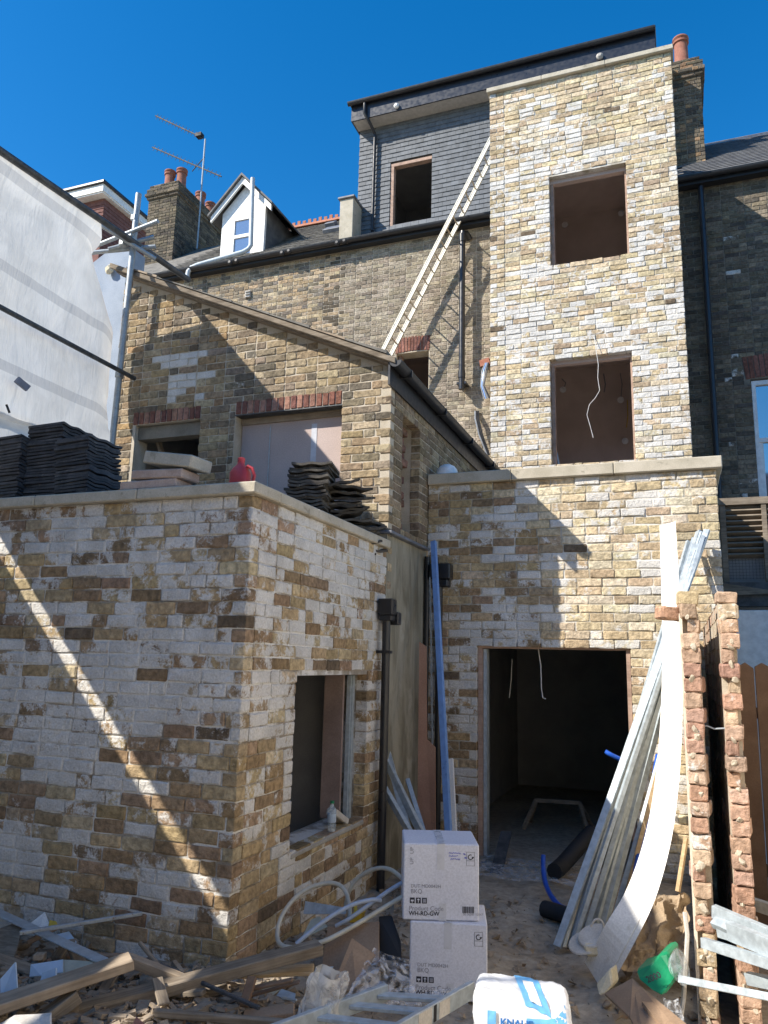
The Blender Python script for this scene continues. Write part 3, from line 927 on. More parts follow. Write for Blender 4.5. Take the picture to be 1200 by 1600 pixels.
# ------------------------------------------------------------------ two storey outrigger with the mono-pitch roof
outr = thing('rear_outrigger', 'old yellow stock brick rear wing with a sloping roof edge and two bricked window holes', 'building', (-4.0, 6.56, 0))
OY, OX = 6.56, -2.46
def rake(x):
    return 4.43 + (-2.42 - x) * 0.4485
bo = [(-5.42, -4.60, 3.2, 4.10), (-4.17, -2.975, 2.4, 4.10)]
wo = [(-5.465, -4.595, 3.2, 4.255), (-4.18, -2.972, 2.4, 4.252)]
def gable(mb):
    y0 = OY + 0.008
    mb.prism([(-5.75, y0, 4.402), (OX - 0.012, y0, 4.402), (OX - 0.012, y0, rake(OX) - 0.02), (-5.75, y0, rake(-5.75) - 0.02)], (0, 0.22, 0))
of = backing((0, OY, 0), X_, -Y_, -5.75, OX - 0.008, 2.3, 4.40, bo, 0.22, recess=0.008, name='wall', mat=M['mortar_old'], parent=outr, extra=gable)
os_ = backing((OX, 0, 0), Y_, X_, OY + 0.232, 13.18, 2.83, 4.39, [(6.91, 7.45, 2.9, 4.1)], 0.22, recess=0.008, name='wall', mat=M['mortar_old'], parent=outr)
def out_col(u, z, r):
    if -5.25 < u < -4.5 and 4.27 < z < 5.0:
        if abs(z - 4.82) < 0.075 and u < -4.6 or abs(z - 4.5) < 0.17:
            if r.random() < 0.74 and u > -5.12 - 0.05 * r.random() and u < -4.5:
                c = pal_pick(STOCK, r)
                return (c[0], c[1], c[2], 1.0)
    c = pal_pick(STOCK, r)
    if u < -4.3 and r.random() < 0.3:
        c = (c[0] * 1.0, c[1] * 0.9, c[2] * 0.78)
    return (c[0], c[1], c[2], 0.2 if r.random() < 0.06 else 0.0)
brick_course_wall(outr, of, (0, OY, 0), X_, -Y_, -5.75, OX, 2.3, 6.0, out_col, wo, course=0.080, seed=15, flemish=True, endR=(0.0, 0.1125),
                  keep=lambda u, z, L: z + 0.04 < rake(u + L / 2) - 0.01, proud=0.004)
def side_col(u, z, r):
    c = pal_pick(SIDE, r)
    return (c[0], c[1], c[2], 0.0)
brick_course_wall(outr, os_, (OX, 0, 0), Y_, X_, OY, 10.7, 2.83, 4.39, side_col, [(6.91, 7.45, 2.9, 4.1)], course=0.080, seed=16, flemish=True, endL=(0.1125, 0.0))
MB().box(-2.70, OX - 0.004, 6.54, 7.74, -0.3, 2.80).build('render_panel', M['render_wall'], outr)
MB().box(-2.6, OX + 0.05, 6.52, 7.69, 2.802, 2.832).build('lead_ledge', M['lead'], outr, bevel=0.006)
# soldier course lintels
def soldiers(par, x0, x1, y, z0, z1, n, mat_seed, slope=0.0, lean=0.0):
    r = random.Random(mat_seed)
    w = (x1 - x0) / n
    me = None
    for i in range(n):
        xc = x0 + (i + 0.5) * w
        t = (i + 0.5) / n * 2 - 1
        mb = MB().box(-w / 2 + 0.005, w / 2 - 0.005, -0.003, 0.10, -(z1 - z0) / 2, (z1 - z0) / 2)
        if me is None:
            me = mb.mesh('lintel_brick', V(0, 0, 0), bevel=0.005)
            me.materials.append(M['brick'])
        o = bpy.data.objects.new('lintel_brick', me)
        o.parent = par
        o.location = V(xc, y + r.uniform(-0.003, 0.003), (z0 + z1) / 2 + slope * (1 - t * t)) - OFF[par.name]
        o.rotation_euler = (0, lean * t + r.uniform(-0.012, 0.012), 0)
        c = pal_pick(REDS, r)
        o.color = (c[0], c[1], c[2], 0.0)
        COL.objects.link(o)
soldiers(outr, -5.46, -4.60, OY, 4.112, 4.25, 12, 1)
soldiers(outr, -4.175, -2.978, OY, 4.112, 4.248, 17, 2)
MB().box(-5.44, -4.58, OY + 0.06, OY + 0.2, 3.955, 4.095).build('concrete_lintel', M['mortar_sooty'], outr)  # dark mortar material puts the shade on this concrete into its colour
MB().box(-4.19, -2.96, OY + 0.004, OY + 0.12, 4.098, 4.108).build('steel_lintel', M['scaf_dark'], outr)
MB().box(-4.165, -2.98, OY + 0.12, OY + 0.17, 4.03, 4.09).build('timber_head', M['timber'], outr)
for a, b in ((-4.165, -3.832), (-3.828, -3.34), (-3.336, -2.978)):
    MB().box(a, b, OY + 0.14, OY + 0.153, 2.4, 4.03).build('plasterboard', M['board_grey'], outr)
MB().tube([(-3.83, OY + 0.135, 4.0), (-3.832, OY + 0.135, 2.6)], 0.006, 6).build('joint_bead', M['galv'], outr)
MB().box(-3.36, -3.30, OY + 0.136, OY + 0.139, 2.6, 3.98).build('joint_tape', M['tape'], outr)
room(outr, -5.6, -4.4, OY + 0.235, 9.5, 2.6, 4.3, M['dark_room'])
MB().bar((-5.379, 6.850, 4.111), (-5.096, 6.750, 3.589), 0.05, 0.04).build('timber_prop', M['timber'], outr)
# blocked side window with ragged brick infill
MB().box(-2.70, -2.69, 6.88, 7.48, 2.86, 4.12).build('infill_panel', M['dark_room'], outr)
r = random.Random(5)
for k in range(14):
    z = 2.93 + k * 0.083
    L = r.uniform(0.16, 0.26)
    me, vs, fs = LIB['h'][r.randrange(14)]
    o = bpy.data.objects.new('infill_brick', me)
    o.parent = outr
    o.location = V(-2.60 + r.uniform(-0.03, 0.02), 7.40 - L / 2, z) - OFF[outr.name]
    o.rotation_euler = (0, 0, R(90) + r.uniform(-0.15, 0.15))
    o.scale = (L / 0.108, 0.8, 1.0)
    c = pal_pick(REDS, r)
    o.color = (c[0] * 0.8, c[1] * 0.85, c[2] * 0.85, 0.0)
    COL.objects.link(o)
# roof slab, barge board, battens, gutter
ry0, ry1 = 6.44, 13.18
MB().prism([(-5.85, ry0, rake(-5.85)), (-2.42, ry0, rake(-2.42)), (-2.42, ry0, rake(-2.42) + 0.06), (-5.85, ry0, rake(-5.85) + 0.06)], (0, ry1 - ry0, 0)).build('roof', M['slate_old'], outr)
bb = MB().prism([(-5.85, 6.40, rake(-5.85) - 0.012), (-2.37, 6.40, rake(-2.37) - 0.012), (-2.37, 6.40, rake(-2.37) + 0.05), (-5.85, 6.40, rake(-5.85) + 0.05)], (0, 0.04, 0))
bb.build('barge_board', M['timber_old'], outr, bevel=0.006)
MB().prism([(-5.78, 6.442, rake(-5.78) - 0.03), (-2.40, 6.442, rake(-2.40) - 0.03), (-2.40, 6.442, rake(-2.40) - 0.002), (-5.78, 6.442, rake(-5.78) - 0.002)], (0, 0.11, 0)).build('wall_plate', M['timber_old'], outr)
x = -5.6
r = random.Random(9)
while x < -2.55:
    L = r.uniform(0.36, 0.5)
    x1 = min(x + L, -2.45)
    dz = r.uniform(0.0, 0.01)
    MB().prism([(x, 6.385, rake(x) + 0.052), (x1, 6.385, rake(x1) + 0.052), (x1, 6.385, rake(x1) + 0.075 + dz), (x, 6.385, rake(x) + 0.058 + dz)], (0, 0.3, 0)).build('roof_slate', M['timber' if r.random() < 0.35 else 'slate_old'], outr)
    x = x1 + 0.006
gp = []
for i in range(9):
    t = math.pi * i / 8
    gp.append((-2.375 - 0.062 * math.cos(t), 6.415, 4.43 - 0.062 * math.sin(t)))
MB().prism(gp, (0, 4.28, 0)).build('gutter', M['black_paint'], outr, smooth=True)
for yy in (6.7, 7.9, 9.1, 10.3):
    MB().box(-2.445, -2.305, yy, yy + 0.03, 4.36, 4.437).build('gutter_bracket', M['black_plastic'], outr, bevel=0.004)
MB().box(-2.455, -2.435, 6.44, 10.69, 4.21, 4.44).build('fascia', M['black_paint'], outr)

# ------------------------------------------------------------------ main house: rear wall, eaves, slate roof
house = thing('terraced_house', 'main terraced house with a tall old brick rear wall and slate roof', 'building', (-6.0, 13.2, 0))
HY = 13.2
hw = [(-4.87, -4.22, 6.3, 7.49)]
hwb = [(-4.89, -4.2, 6.3, 7.80)]
mw = backing((0, HY, 0), X_, -Y_, -13.0, TX0 + 0.5, 0.0, 9.975, hw, 0.3, recess=0.008, name='wall', mat=M['mortar_old'], parent=house)
def main_col(u, z, r):
    g = 1.0 if u > -6.05 + 0.3 * noise.noise(Vector((0, z * 1.4, 2))) else 0.0
    if g:
        c = pal_pick(GREYSTOCK, r)
    else:
        c = pal_pick(STOCK, r)
        c = (c[0] * 1.05, c[1] * 1.05, c[2] * 1.08)
        if u > -6.6 and r.random() < 0.3:
            c = (0.11, 0.09, 0.065)
    return (c[0], c[1], c[2], 0.0)
brick_course_wall(house, mw, (0, HY, 0), X_, -Y_, -10.4, TX0 + 0.45, 4.26, 9.86, main_col, hwb, course=0.080, seed=21, flemish=True, proud=0.003,
                  keep=lambda u, z, L: z > rake(u) + 0.0 or u > -2.5)
soldiers(house, -4.90, -4.19, HY - 0.002, 7.495, 7.79, 11, 4, slope=0.03, lean=0.06)
MB().box(-4.86, -4.80, HY + 0.10, HY + 0.22, 6.3, 7.5).build('window_frame', M['frame_wood'], house)
room(house, -5.6, -3.4, HY + 0.32, 15.5, 6.2, 8.2, M['plaster_brown'])
MB().box(-13.0, TX0 + 0.02, 13.03, 13.19, 9.865, 9.98).build('fascia', M['black_paint'], house)
gp = [(-13.0, 13.03 - 0.06 - 0.065 * math.cos(math.pi * i / 8), 9.985 - 0.075 * math.sin(math.pi * i / 8)) for i in range(9)]
MB().prism(gp, (13.0 + TX0, 0, 0)).build('gutter', M['black_paint'], house, smooth=True)
for xx in (-8.6, -7.35, -6.1):
    MB().lathe((xx, 12.98, 9.93), [(0.055, 0), (0.06, 0.05), (0.03, 0.08)], 8, axis=-Y_).lathe((xx + 0.16, 12.98, 9.94), [(0.05, 0), (0.055, 0.05), (0.03, 0.08)], 8, axis=-Y_).build('gutter_bolt', M['black_paint'], house)
# pitched roof with slates
RIDGE_Y, RIDGE_Z, EAVE_Y, EAVE_Z = 16.0, 12.5, 13.0, 10.0
sl = Vector((0, RIDGE_Y - EAVE_Y, RIDGE_Z - EAVE_Z))
SLEN = sl.length
sl.normalize()
sn = Vector((0, -sl.z, sl.y))
MB().prism([(-13.0, EAVE_Y, EAVE_Z - 0.05), (-13.0, RIDGE_Y, RIDGE_Z - 0.05), (-13.0, RIDGE_Y, RIDGE_Z - 0.12), (-13.0, EAVE_Y + 0.1, EAVE_Z - 0.12)], (7.1, 0, 0)).build('roof', M['slate_old'], house)
mb = MB()
r = random.Random(31)
nrow = int(SLEN / 0.17)
for k in range(nrow):
    x = -10.6 + (0.12 if k % 2 else 0)
    while x < -5.95:
        w = 0.24 + r.uniform(-0.01, 0.01)
        c = Vector((x + w / 2, EAVE_Y, EAVE_Z)) + sl * (k * 0.17 + 0.1) + sn * (0.0 + r.uniform(0, 0.006))
        mb.obox(c, (w / 2 - 0.004, 0, 0), sl * 0.11 - sn * 0.008, sn * 0.004)
        x += w
rs = mb.build('slates', M['slate_old'], house)
stuff(rs)
x = -10.5
while x < -6.2:
    mb = MB().prism([(x, 15.86, 12.45), (x, 16.0, 12.60), (x, 16.14, 12.45)], (0.295, 0, 0))
    mb.box(x + 0.02, x + 0.10, 15.985, 16.015, 12.58, 12.69).box(x + 0.17, x + 0.25, 15.985, 16.015, 12.58, 12.67)
    mb.build('ridge_tile', M['ridge'], house)
    x += 0.30
def on_slope(x, t, d=0.0):
    return Vector((x, EAVE_Y, EAVE_Z)) + sl * t + sn * d
for (xx, t, w, l) in ((-7.35, 2.9, 0.26, 0.2), (-6.75, 1.75, 0.62, 0.34)):
    c = on_slope(xx, t, 0.05)
    MB().obox(c, (w / 2, 0, 0), sl * l / 2, sn * 0.05).build('roof_window_frame', M['lead'], house, bevel=0.01)
pier = MB().box(-6.10, -5.80, 13.0, 13.5, 10.0, 10.92)
pier.build('rendered_pier', M['coping'], house, bevel=0.01)
MB().box(-6.14, -5.77, 12.96, 13.54, 10.922, 10.97).build('pier_cap', M['lead'], house, bevel=0.01)
# soil pipe with bend, small vent, loose cables on the wall
sp = MB().tube([(-3.42, 13.19, 9.66), (-3.46, 13.07, 9.72), (-3.505, 13.0, 9.70), (-3.51, 12.995, 9.55), (-3.51, 12.995, 6.56)], 0.056, 14)
sp.build('soil_pipe', M['black_plastic'], house, smooth=True)
MB().tube([(-3.51, 12.995, 9.66), (-3.51, 12.995, 9.5)], 0.068, 14).build('pipe_collar', M['black_plastic'], house, smooth=True)
MB().tube([(-3.51, 12.995, 6.92), (-3.51, 12.995, 6.78)], 0.068, 14).build('pipe_collar', M['black_plastic'], house, smooth=True)
MB().box(-3.60, -3.42, 12.97, 13.19, 6.66, 6.70).build('pipe_bracket', M['black_plastic'], house)
vt = MB().box(-8.33, -8.20, 13.17, 13.19, 9.18, 9.34)
for k in range(3):
    vt.obox((-8.265, 13.16, 9.2 + k * 0.06), (0.06, 0, 0), (0, 0.016, 0.012), (0, 0.002, 0.004))
vt.build('air_vent', M['grey_soffit'], house)
for k, m in ((0, 'cable_grey'), (1, 'galv_blue'), (2, 'cable_grey'), (3, 'black_plastic')):
    cable(house, [(-3.10 + 0.02 * k, 13.17, 7.12), (-3.14 + 0.03 * k, 13.05, 6.9), (-3.16 + 0.02 * k, 13.02, 6.6), (-3.10 + 0.035 * k, 13.03, 6.35)], 0.012, M[m])
for k in range(3):
    cable(house, [(-3.30 + 0.03 * k, 13.17, 6.18), (-3.27 + 0.03 * k, 13.06, 6.0), (-3.20 + 0.03 * k, 13.05, 5.7), (-3.05 + 0.02 * k, 13.06, 5.3)], 0.014, M['black_plastic' if k else 'cable_grey'])
MB().obox((-3.12, 13.17, 7.1), (0.09, 0, 0.02), (0, 0.03, 0), (-0.01, 0, 0.06)).build('broken_brick_patch', M['red_brick'], house)

# ------------------------------------------------------------------ slate-clad box dormer
dor = thing('slate_dormer', 'box dormer clad in dark grey slates with a black fascia and one empty window', 'dormer', (-3.0, 13.45, 10.2))
DY = 13.45
DX0, DX1 = -5.89, 0.08
dwin = (-5.175, -4.28, 10.39, 11.83)
core = backing((0, DY, 0), X_, -Y_, DX0, DX1, 10.0, 12.80, [dwin], 0.15, recess=0.02, name='dormer_wall', mat=M['slate_dark'], parent=dor)
MB().add([(DX0, DY + 0.17, 10.0), (DX0, 16.5, 10.0), (DX0, 16.5, 12.9), (DX0, DY + 0.17, 12.9)], [(0, 1, 2, 3)]).build('cheek', M['slate_dark'], dor)
MB().add([(DX1, DY + 0.17, 9.0), (DX1, 16.5, 9.0), (DX1, 16.5, 12.9), (DX1, DY + 0.17, 12.9)], [(0, 1, 2, 3)]).build('cheek', M['slate_dark'], dor)
GA, SWD = 0.103, 0.168
sme = MB().obox((0, 0, 0), (SWD / 2 - 0.002, 0, 0), (0, 0.006, 0), (0, 0.013, 0.105)).mesh('slate', V(0, 0, 0))
sme.materials.append(M['slate_new'])
r = random.Random(44)
slates = []
k = 0
z = 10.24
while z < 12.74:
    x = DX0 - (SWD / 2 if k % 2 else 0)
    while x < -2.3:
        xa, xb = max(x, DX0 - 0.01), x + SWD
        # cut slates at the window
        pieces = [(xa, xb)]
        if dwin[2] - 0.02 < z + 0.05 and z + 0.02 < dwin[3]:
            pieces = []
            if xa < dwin[0] - 0.01:
                pieces.append((xa, min(xb, dwin[0] - 0.004)))
            if xb > dwin[1] + 0.01:
                pieces.append((max(xa, dwin[1] + 0.004), xb))
        for (pa, pb) in pieces:
            if pb - pa > 0.02:
                slates.append((0.5 * (pa + pb), z, pb - pa))
        x += SWD
    z += GA
    k += 1
slates.sort(key=lambda s: (s[1] - 11.5) ** 2 * 0.1 + (0 if s[0] < -2.4 else 9))
rest = MB()
for i, (xc, z, w) in enumerate(slates):
    jy, jr = r.uniform(-0.002, 0.002), r.uniform(-0.012, 0.012)
    if i < 298:
        o = bpy.data.objects.new('slate', sme)
        o.parent = dor
        o.location = V(xc, DY - 0.008 + jy, z + 0.08) - OFF[dor.name]
        o.scale = (w / SWD, 1, 1)
        o.rotation_euler = (0, jr, 0)
        COL.objects.link(o)
    else:
        rest.obox((xc, DY - 0.008 + jy, z + 0.08), (w / 2 - 0.002, 0, 0), (0, 0.006, 0), (0, 0.013, 0.105))
stuff(rest.build('slates', M['slate_new'], dor))
room(dor, -5.8, -2.6, DY + 0.175, 16.2, 9.9, 12.5, M['dark_room'])
MB().box(dwin[0] + 0.004, dwin[0] + 0.07, DY - 0.005, DY + 0.12, dwin[2], dwin[3] - 0.075).box(dwin[0] + 0.004, dwin[1] - 0.004, DY - 0.005, DY + 0.12, dwin[3] - 0.07, dwin[3] - 0.004).build('window_frame', M['frame_wood'], dor)
MB().box(DX0 - 0.07, DX1, 13.09, 13.12, 12.77, 13.16).build('fascia', M['navy_fascia'], dor)
MB().box(DX0 - 0.07, DX0 - 0.04, 13.12, 16.0, 12.77, 13.16).build('end_fascia', M['navy_fascia'], dor)
MB().box(DX0 - 0.04, DX1, 13.121, 13.44, 12.772, 12.79).build('soffit', M['grey_soffit'], dor)
MB().box(DX0 - 0.12, DX1 + 0.02, 13.03, 16.2, 13.162, 13.22).build('roof', M['black_paint'], dor, bevel=0.012)
gp = [(DX0 - 0.12, 13.02 - 0.055 * math.cos(math.pi * i / 8), 13.16 - 0.07 * math.sin(math.pi * i / 8)) for i in range(9)]
MB().prism(gp, (DX1 - DX0 + 0.12, 0, 0)).build('gutter', M['black_paint'], dor, smooth=True)
MB().tube([(-5.64, 13.04, 13.1), (-5.64, 13.04, 12.85), (-5.55, 13.2, 12.66), (-5.52, 13.36, 12.55), (-5.52, 13.36, 10.32)], 0.034, 10).build('downpipe', M['black_paint'], dor, smooth=True)
MB().lathe((-4.94, 13.09, 12.86), [(0.05, 0), (0.055, 0.04), (0.03, 0.075)], 14, axis=-Y_).build('vent_cap', M['white_upvc'], dor, smooth=True)
MB().lathe((-0.9, 13.09, 12.86), [(0.06, 0), (0.065, 0.04), (0.03, 0.08)], 14, axis=-Y_).build('vent_cap', M['grey_soffit'], dor, smooth=True)
x = -5.78
k = 0
while x < -2.46:
    MB().obox((x + 0.05, 13.22, 10.12), (0.046, 0, 0), (0.012, 0.2, 0.12), (0, -0.008, 0.013)).build('eaves_tile', M['slate_old'], dor)
    x += 0.105

# ------------------------------------------------------------------ white gabled dormer and its pipe
gd = thing('gable_dormer', 'small white painted gabled dormer with a sash window, on the slate roof', 'dormer', (-8.7, 13.5, 10.2))
cx, hw_, ew = -8.70, 0.55, 0.77
gw = MB()
gw.prism([(cx - hw_, 13.5, 10.2), (cx - 0.27, 13.5, 10.2), (cx - 0.27, 13.5, 11.35), (cx + 0.27, 13.5, 11.35), (cx + 0.27, 13.5, 10.2), (cx + hw_, 13.5, 10.2), (cx + hw_, 13.5, 11.52), (cx, 13.5, 12.1), (cx - hw_, 13.5, 11.52)], (0, 0.08, 0))
gw.build('gable_wall', M['white_paint'], gd)
MB().box(cx - hw_, cx - hw_ + 0.06, 13.58, 15.2, 10.2, 11.55).build('cheek', M['slate_dark'], gd)
MB().box(cx + hw_ - 0.06, cx + hw_, 13.58, 15.2, 10.2, 11.55).build('cheek', M['slate_dark'], gd)
for s in (-1, 1):
    MB().prism([(cx, 13.36, 12.26), (cx + s * ew, 13.36, 11.42), (cx + s * ew, 13.36, 11.28), (cx, 13.36, 12.10)], (0, 0.05, 0)).build('barge_board', M['white_paint'], gd)
    MB().prism([(cx, 13.30, 12.33), (cx + s * (ew + 0.05), 13.30, 11.45), (cx + s * (ew + 0.05), 13.30, 11.40), (cx, 13.30, 12.27)], (0, 2.3, 0)).build('roof', M['slate_dark'], gd)
wfm = MB().box(cx - 0.268, cx - 0.22, 13.50, 13.57, 10.22, 11.348).box(cx + 0.22, cx + 0.268, 13.50, 13.57, 10.22, 11.348)
wfm.box(cx - 0.22, cx + 0.22, 13.50, 13.57, 11.29, 11.348).box(cx - 0.22, cx + 0.22, 13.50, 13.57, 10.22, 10.28).box(cx - 0.22, cx + 0.22, 13.505, 13.565, 10.86, 10.93)
wfm = wfm.build('window', M['white_upvc'], gd)
MB().box(cx - 0.22, cx + 0.22, 13.535, 13.54, 10.28, 10.86).build('pane', M['glass'], wfm)
MB().box(cx - 0.22, cx + 0.22, 13.53, 13.535, 10.93, 11.29).build('pane', M['glass'], wfm)
vp = MB().tube([(-8.35, 13.22, 12.05), (-8.32, 13.22, 11.2), (-8.29, 13.22, 10.42), (-8.34, 13.2, 10.33), (-8.46, 13.18, 10.27), (-9.45, 13.0, 10.05), (-9.6, 12.97, 9.99), (-9.66, 12.95, 9.9), (-9.68, 12.95, 9.72)], 0.05, 12).build('vent_pipe', M['grey_pipe'], loc=(-8.9, 13.1, 9.72), smooth=True)
tag(vp, 'pale grey soil vent pipe running past the white dormer and along the gutter', 'pipe')

# ------------------------------------------------------------------ chimney stacks
def chimney(name, label, x0, x1, y0, y1, z0, z1, pal, pots, seed, mortar):
    t = thing(name, label, 'chimney', ((x0 + x1) / 2, (y0 + y1) / 2, z0))
    zc = z1 - 0.42
    w = MB().box(x0 + 0.012, x1 - 0.012, y0 + 0.012, y1 - 0.012, z0, zc).build('shaft', mortar, t)
    fn = lambda u, z, r: (*pal_pick(pal, r), 0.0)
    brick_course_wall(t, w, (0, y0, 0), X_, -Y_, x0, x1, z0, zc, fn, course=0.08, seed=seed, flemish=True, endR=(0, 0.1125))
    brick_course_wall(t, w, (x1, 0, 0), Y_, X_, y0, y1, z0, zc, fn, course=0.08, seed=seed + 1, flemish=True, endL=(0.1125, 0))
    zz = zc
    for k, (o, h) in enumerate(((0.04, 0.08), (0.08, 0.08), (0.05, 0.14), (0.0, 0.12))):
        c = MB().box(x0 - o + 0.012, x1 + o - 0.012, y0 - o + 0.012, y1 + o - 0.012, zz, zz + h).build('corbel', mortar, t)
        nco = max(1, round(h / 0.08))
        brick_course_wall(t, c, (0, y0 - o, 0), X_, -Y_, x0 - o, x1 + o, zz, zz + h, fn, course=h / nco, seed=seed + 5 + k, flemish=True)
        brick_course_wall(t, c, (x1 + o, 0, 0), Y_, X_, y0 - o + 0.1125, y1 + o, zz, zz + h, fn, course=h / nco, seed=seed + 9 + k, flemish=True)
        zz += h
    MB().box(x0 + 0.05, x1 - 0.05, y0 + 0.05, y1 - 0.05, zz, zz + 0.05).build('flaunching', M['concrete'], t, bevel=0.02)
    for (px, py, h, rr) in pots:
        MB().lathe((px, py, zz), [(rr * 1.12, 0), (rr * 1.12, 0.06), (rr, 0.09), (rr * 0.95, h - 0.13), (rr * 1.15, h - 0.12), (rr * 1.15, h - 0.08), (rr * 1.0, h - 0.07), (rr * 1.2, h - 0.03), (rr * 1.15, h), (rr * 0.8, h), (rr * 0.75, h - 0.15)], 16).build('chimney_pot', M['terracotta'], t, smooth=True)
    return t
chimney('chimney_stack', 'sooty brick chimney stack with four clay pots, left of the white dormer', -12.62, -11.72, 15.0, 17.2, 11.2, 13.9, SOOT,
        [(-12.2, 15.25, 0.50, 0.13), (-11.9, 15.35, 0.55, 0.13), (-11.98, 16.35, 0.5, 0.13), (-11.95, 16.8, 0.45, 0.13)], 60, M['mortar_sooty'])
chimney('chimney_stack', 'brick chimney stack with a tall clay pot, behind the right edge of the tower', -0.15, 0.86, 14.0, 15.2, 9.9, 13.15, SOOT + [(0.26, 0.17, 0.10)],
        [(0.55, 14.2, 0.62, 0.13), (0.16, 14.3, 0.42, 0.13)], 70, M['mortar_sooty'])
# twin aerial
ae = thing('tv_aerial', 'twin television aerial on a mast above the left chimney', 'aerial', (-11.35, 15.6, 12.2))
MB().tube([(-11.42, 15.6, 12.2), (-11.42, 15.6, 15.45)], 0.022, 8).build('mast', M['scaf'], ae)
def yagi(a, b, n):
    a, b = Vector(a), Vector(b)
    mb = MB().bar(a, b, 0.03, 0.03)
    mb.build('boom', M['rubber'], ae)
    e = MB()
    for i in range(n):
        p = a.lerp(b, (i + 0.5) / n)
        e.tube([p + V(0.03, 0, 0.075), p - V(0.03, 0, 0.075)], 0.007, 5)
    e.build('elements', M['rubber'], ae)
yagi((-13.157, 15.600, 16.606), (-11.481, 15.600, 15.490), 15)
yagi((-13.169, 15.600, 15.616), (-10.818, 15.600, 14.183), 18)
MB().obox((-11.612, 15.600, 15.600), (0.09, 0, 0), (0, 0.08, 0), (0, 0, 0.05)).build('clamp', M['rubber'], ae)
MB().tube([(-11.770, 15.600, 14.547), (-11.393, 15.600, 14.906)], 0.014, 6).build('brace', M['scaf_dark'], ae)

# ------------------------------------------------------------------ neighbour far left
M['maroon'] = rough_mat('maroon_tile', (0.15, 0.07, 0.06), (0.22, 0.11, 0.095), 9, 0.85, 0.2, 0.004)
nl = thing('neighbour_house', 'red tile hung neighbouring dormer house with a dark flat roof edge, behind the scaffold', 'building', (-15.8, 17, 10))
MB().box(-18.0, -15.15, 16.1, 19.5, 8.0, 14.75).build('wall', M['maroon'], nl)
for k in range(14):
    z = 13.0 + k * 0.12
    MB().box(-18.0, -15.13, 16.085, 16.10, z, z + 0.085).box(-15.15, -15.135, 16.1, 19.5, z + 0.002, z + 0.083).build('tile_course', M['maroon'], nl)
MB().box(-18.0, -15.0, 15.85, 19.6, 14.76, 14.80).build('soffit', M['white_paint'], nl)
MB().box(-18.0, -14.98, 15.82, 15.849, 14.80, 15.02).box(-15.0, -14.97, 15.85, 19.6, 14.80, 15.02).build('fascia', M['white_paint'], nl)
MB().box(-18.0, -14.9, 15.75, 19.7, 15.02, 15.12).build('roof', M['navy_fascia'], nl, bevel=0.02)

# white painted wall strip and low wall of the neighbouring yard (behind the sheeting)
wst = thing('painted_wall', 'pale grey painted end wall squeezed between tarpaulin and old brick wing', 'wall', (-6.3, 6.9, 2.5))
MB().prism([(-6.75, 6.9, 2.5), (-5.99, 6.9, 2.5), (-5.99, 6.9, 6.5), (-6.3, 6.9, 6.55), (-6.75, 6.9, 6.3)], (0, 0.25, 0)).build('wall_face', M['blue_render'], wst)
MB().obox((-6.257, 6.850, 6.233), (0.045, 0, 0.03), (0, 0.04, 0), (-0.025, 0, 0.05)).build('lamp_box', M['cream_foam'], wst, bevel=0.03)

# ------------------------------------------------------------------ scaffold with white sheeting on the left
sc = thing('scaffold', 'scaffold frame of galvanised tubes holding the white sheeting, left', 'scaffold', (-5.45, 5.0, -0.2))
SX = -5.44
def pole(a, b, m='scaf', r=0.0242):
    return MB().tube([a, b], r, 12).build('scaffold_tube', M[m], sc, smooth=True)
pole((-5.56, 6.36, 2.56), (-5.5, 6.36, 6.78), 'scaf', 0.034)
pole((-5.47, -1.5, 5.66), (-5.47, 7.35, 6.22), 'scaf_dark', 0.036)
pole((SX, -1.5, 4.62), (SX, 6.5, 4.62), 'scaf_dark')
pole((-6.4, 6.30, 6.12), (-5.15, 6.30, 6.34))
pole((-6.3, 6.10, 6.02), (-5.3, 6.48, 6.16))
pole((-5.8, 5.9, 6.3), (-5.3, 6.5, 6.02))
pole((-5.75, 6.25, 6.08), (-5.35, 6.5, 6.3))
for yy in (3.6, 1.0, -1.4):
    pole((-5.56, yy, -0.2), (-5.56, yy, 6.5))
def clamp_(p):
    MB().obox(p, (0.035, 0, 0), (0, 0.04, 0), (0, 0, 0.04)).build('coupler', M['scaf'], sc, bevel=0.012)
for p in ((-5.51, 6.35, 6.20), (-5.52, 6.33, 6.26), (-5.53, 6.36, 4.62), (-5.52, 6.36, 6.48), (-5.58, 6.28, 6.14)):
    clamp_(p)
# sheeting: upper sheet with scalloped far edge, lower skirt, ground sheet; a slot stays open between them
def tarp_fn(z0, z1, ya, yb_fn, amp, seed):
    def fn(i, j):
        yb = yb_fn(j)
        y = ya + (yb - ya) * i
        z = z0 + (5.755 + 0.0633 * y + 0.025 - z0) * j
        n = noise.noise(Vector((y * 1.1, z * 0.9, seed))) * amp + noise.noise(Vector((y * 3.3, z * 2.1 + y, seed + 5))) * amp * 0.35
        n -= 0.22 * max(0, (i - 0.955) / 0.045) ** 1.5 * (1 if 0.12 < j < 0.93 else 0.5)
        n *= (1 - j) ** 0.3 if j > 0.9 else 1
        n *= min(1, j * 4)
        kx = min(1, max(0, (j - 0.88) / 0.12))
        return ((-5.475 - amp * 0.6 + n * 0.8) * (1 - kx) + (-5.475 + 0.2 * n) * kx - (0.10 if j < 0.02 else 0), y, z)
    return fn
tp = MB().grid(tarp_fn(3.68, 6.16, -1.2, lambda j: 6.30 + 0.12 * min(1, j / 0.3) - 0.62 * max(0, (j - 0.60) / 0.40), 0.10, 2.0), 160, 44)
tp = tp.build('tarpaulin', M['tarp'], loc=(-5.6, 2.5, 3.58), smooth=True)
tag(tp, 'large white reinforced tarpaulin hung along the scaffold', 'tarpaulin')
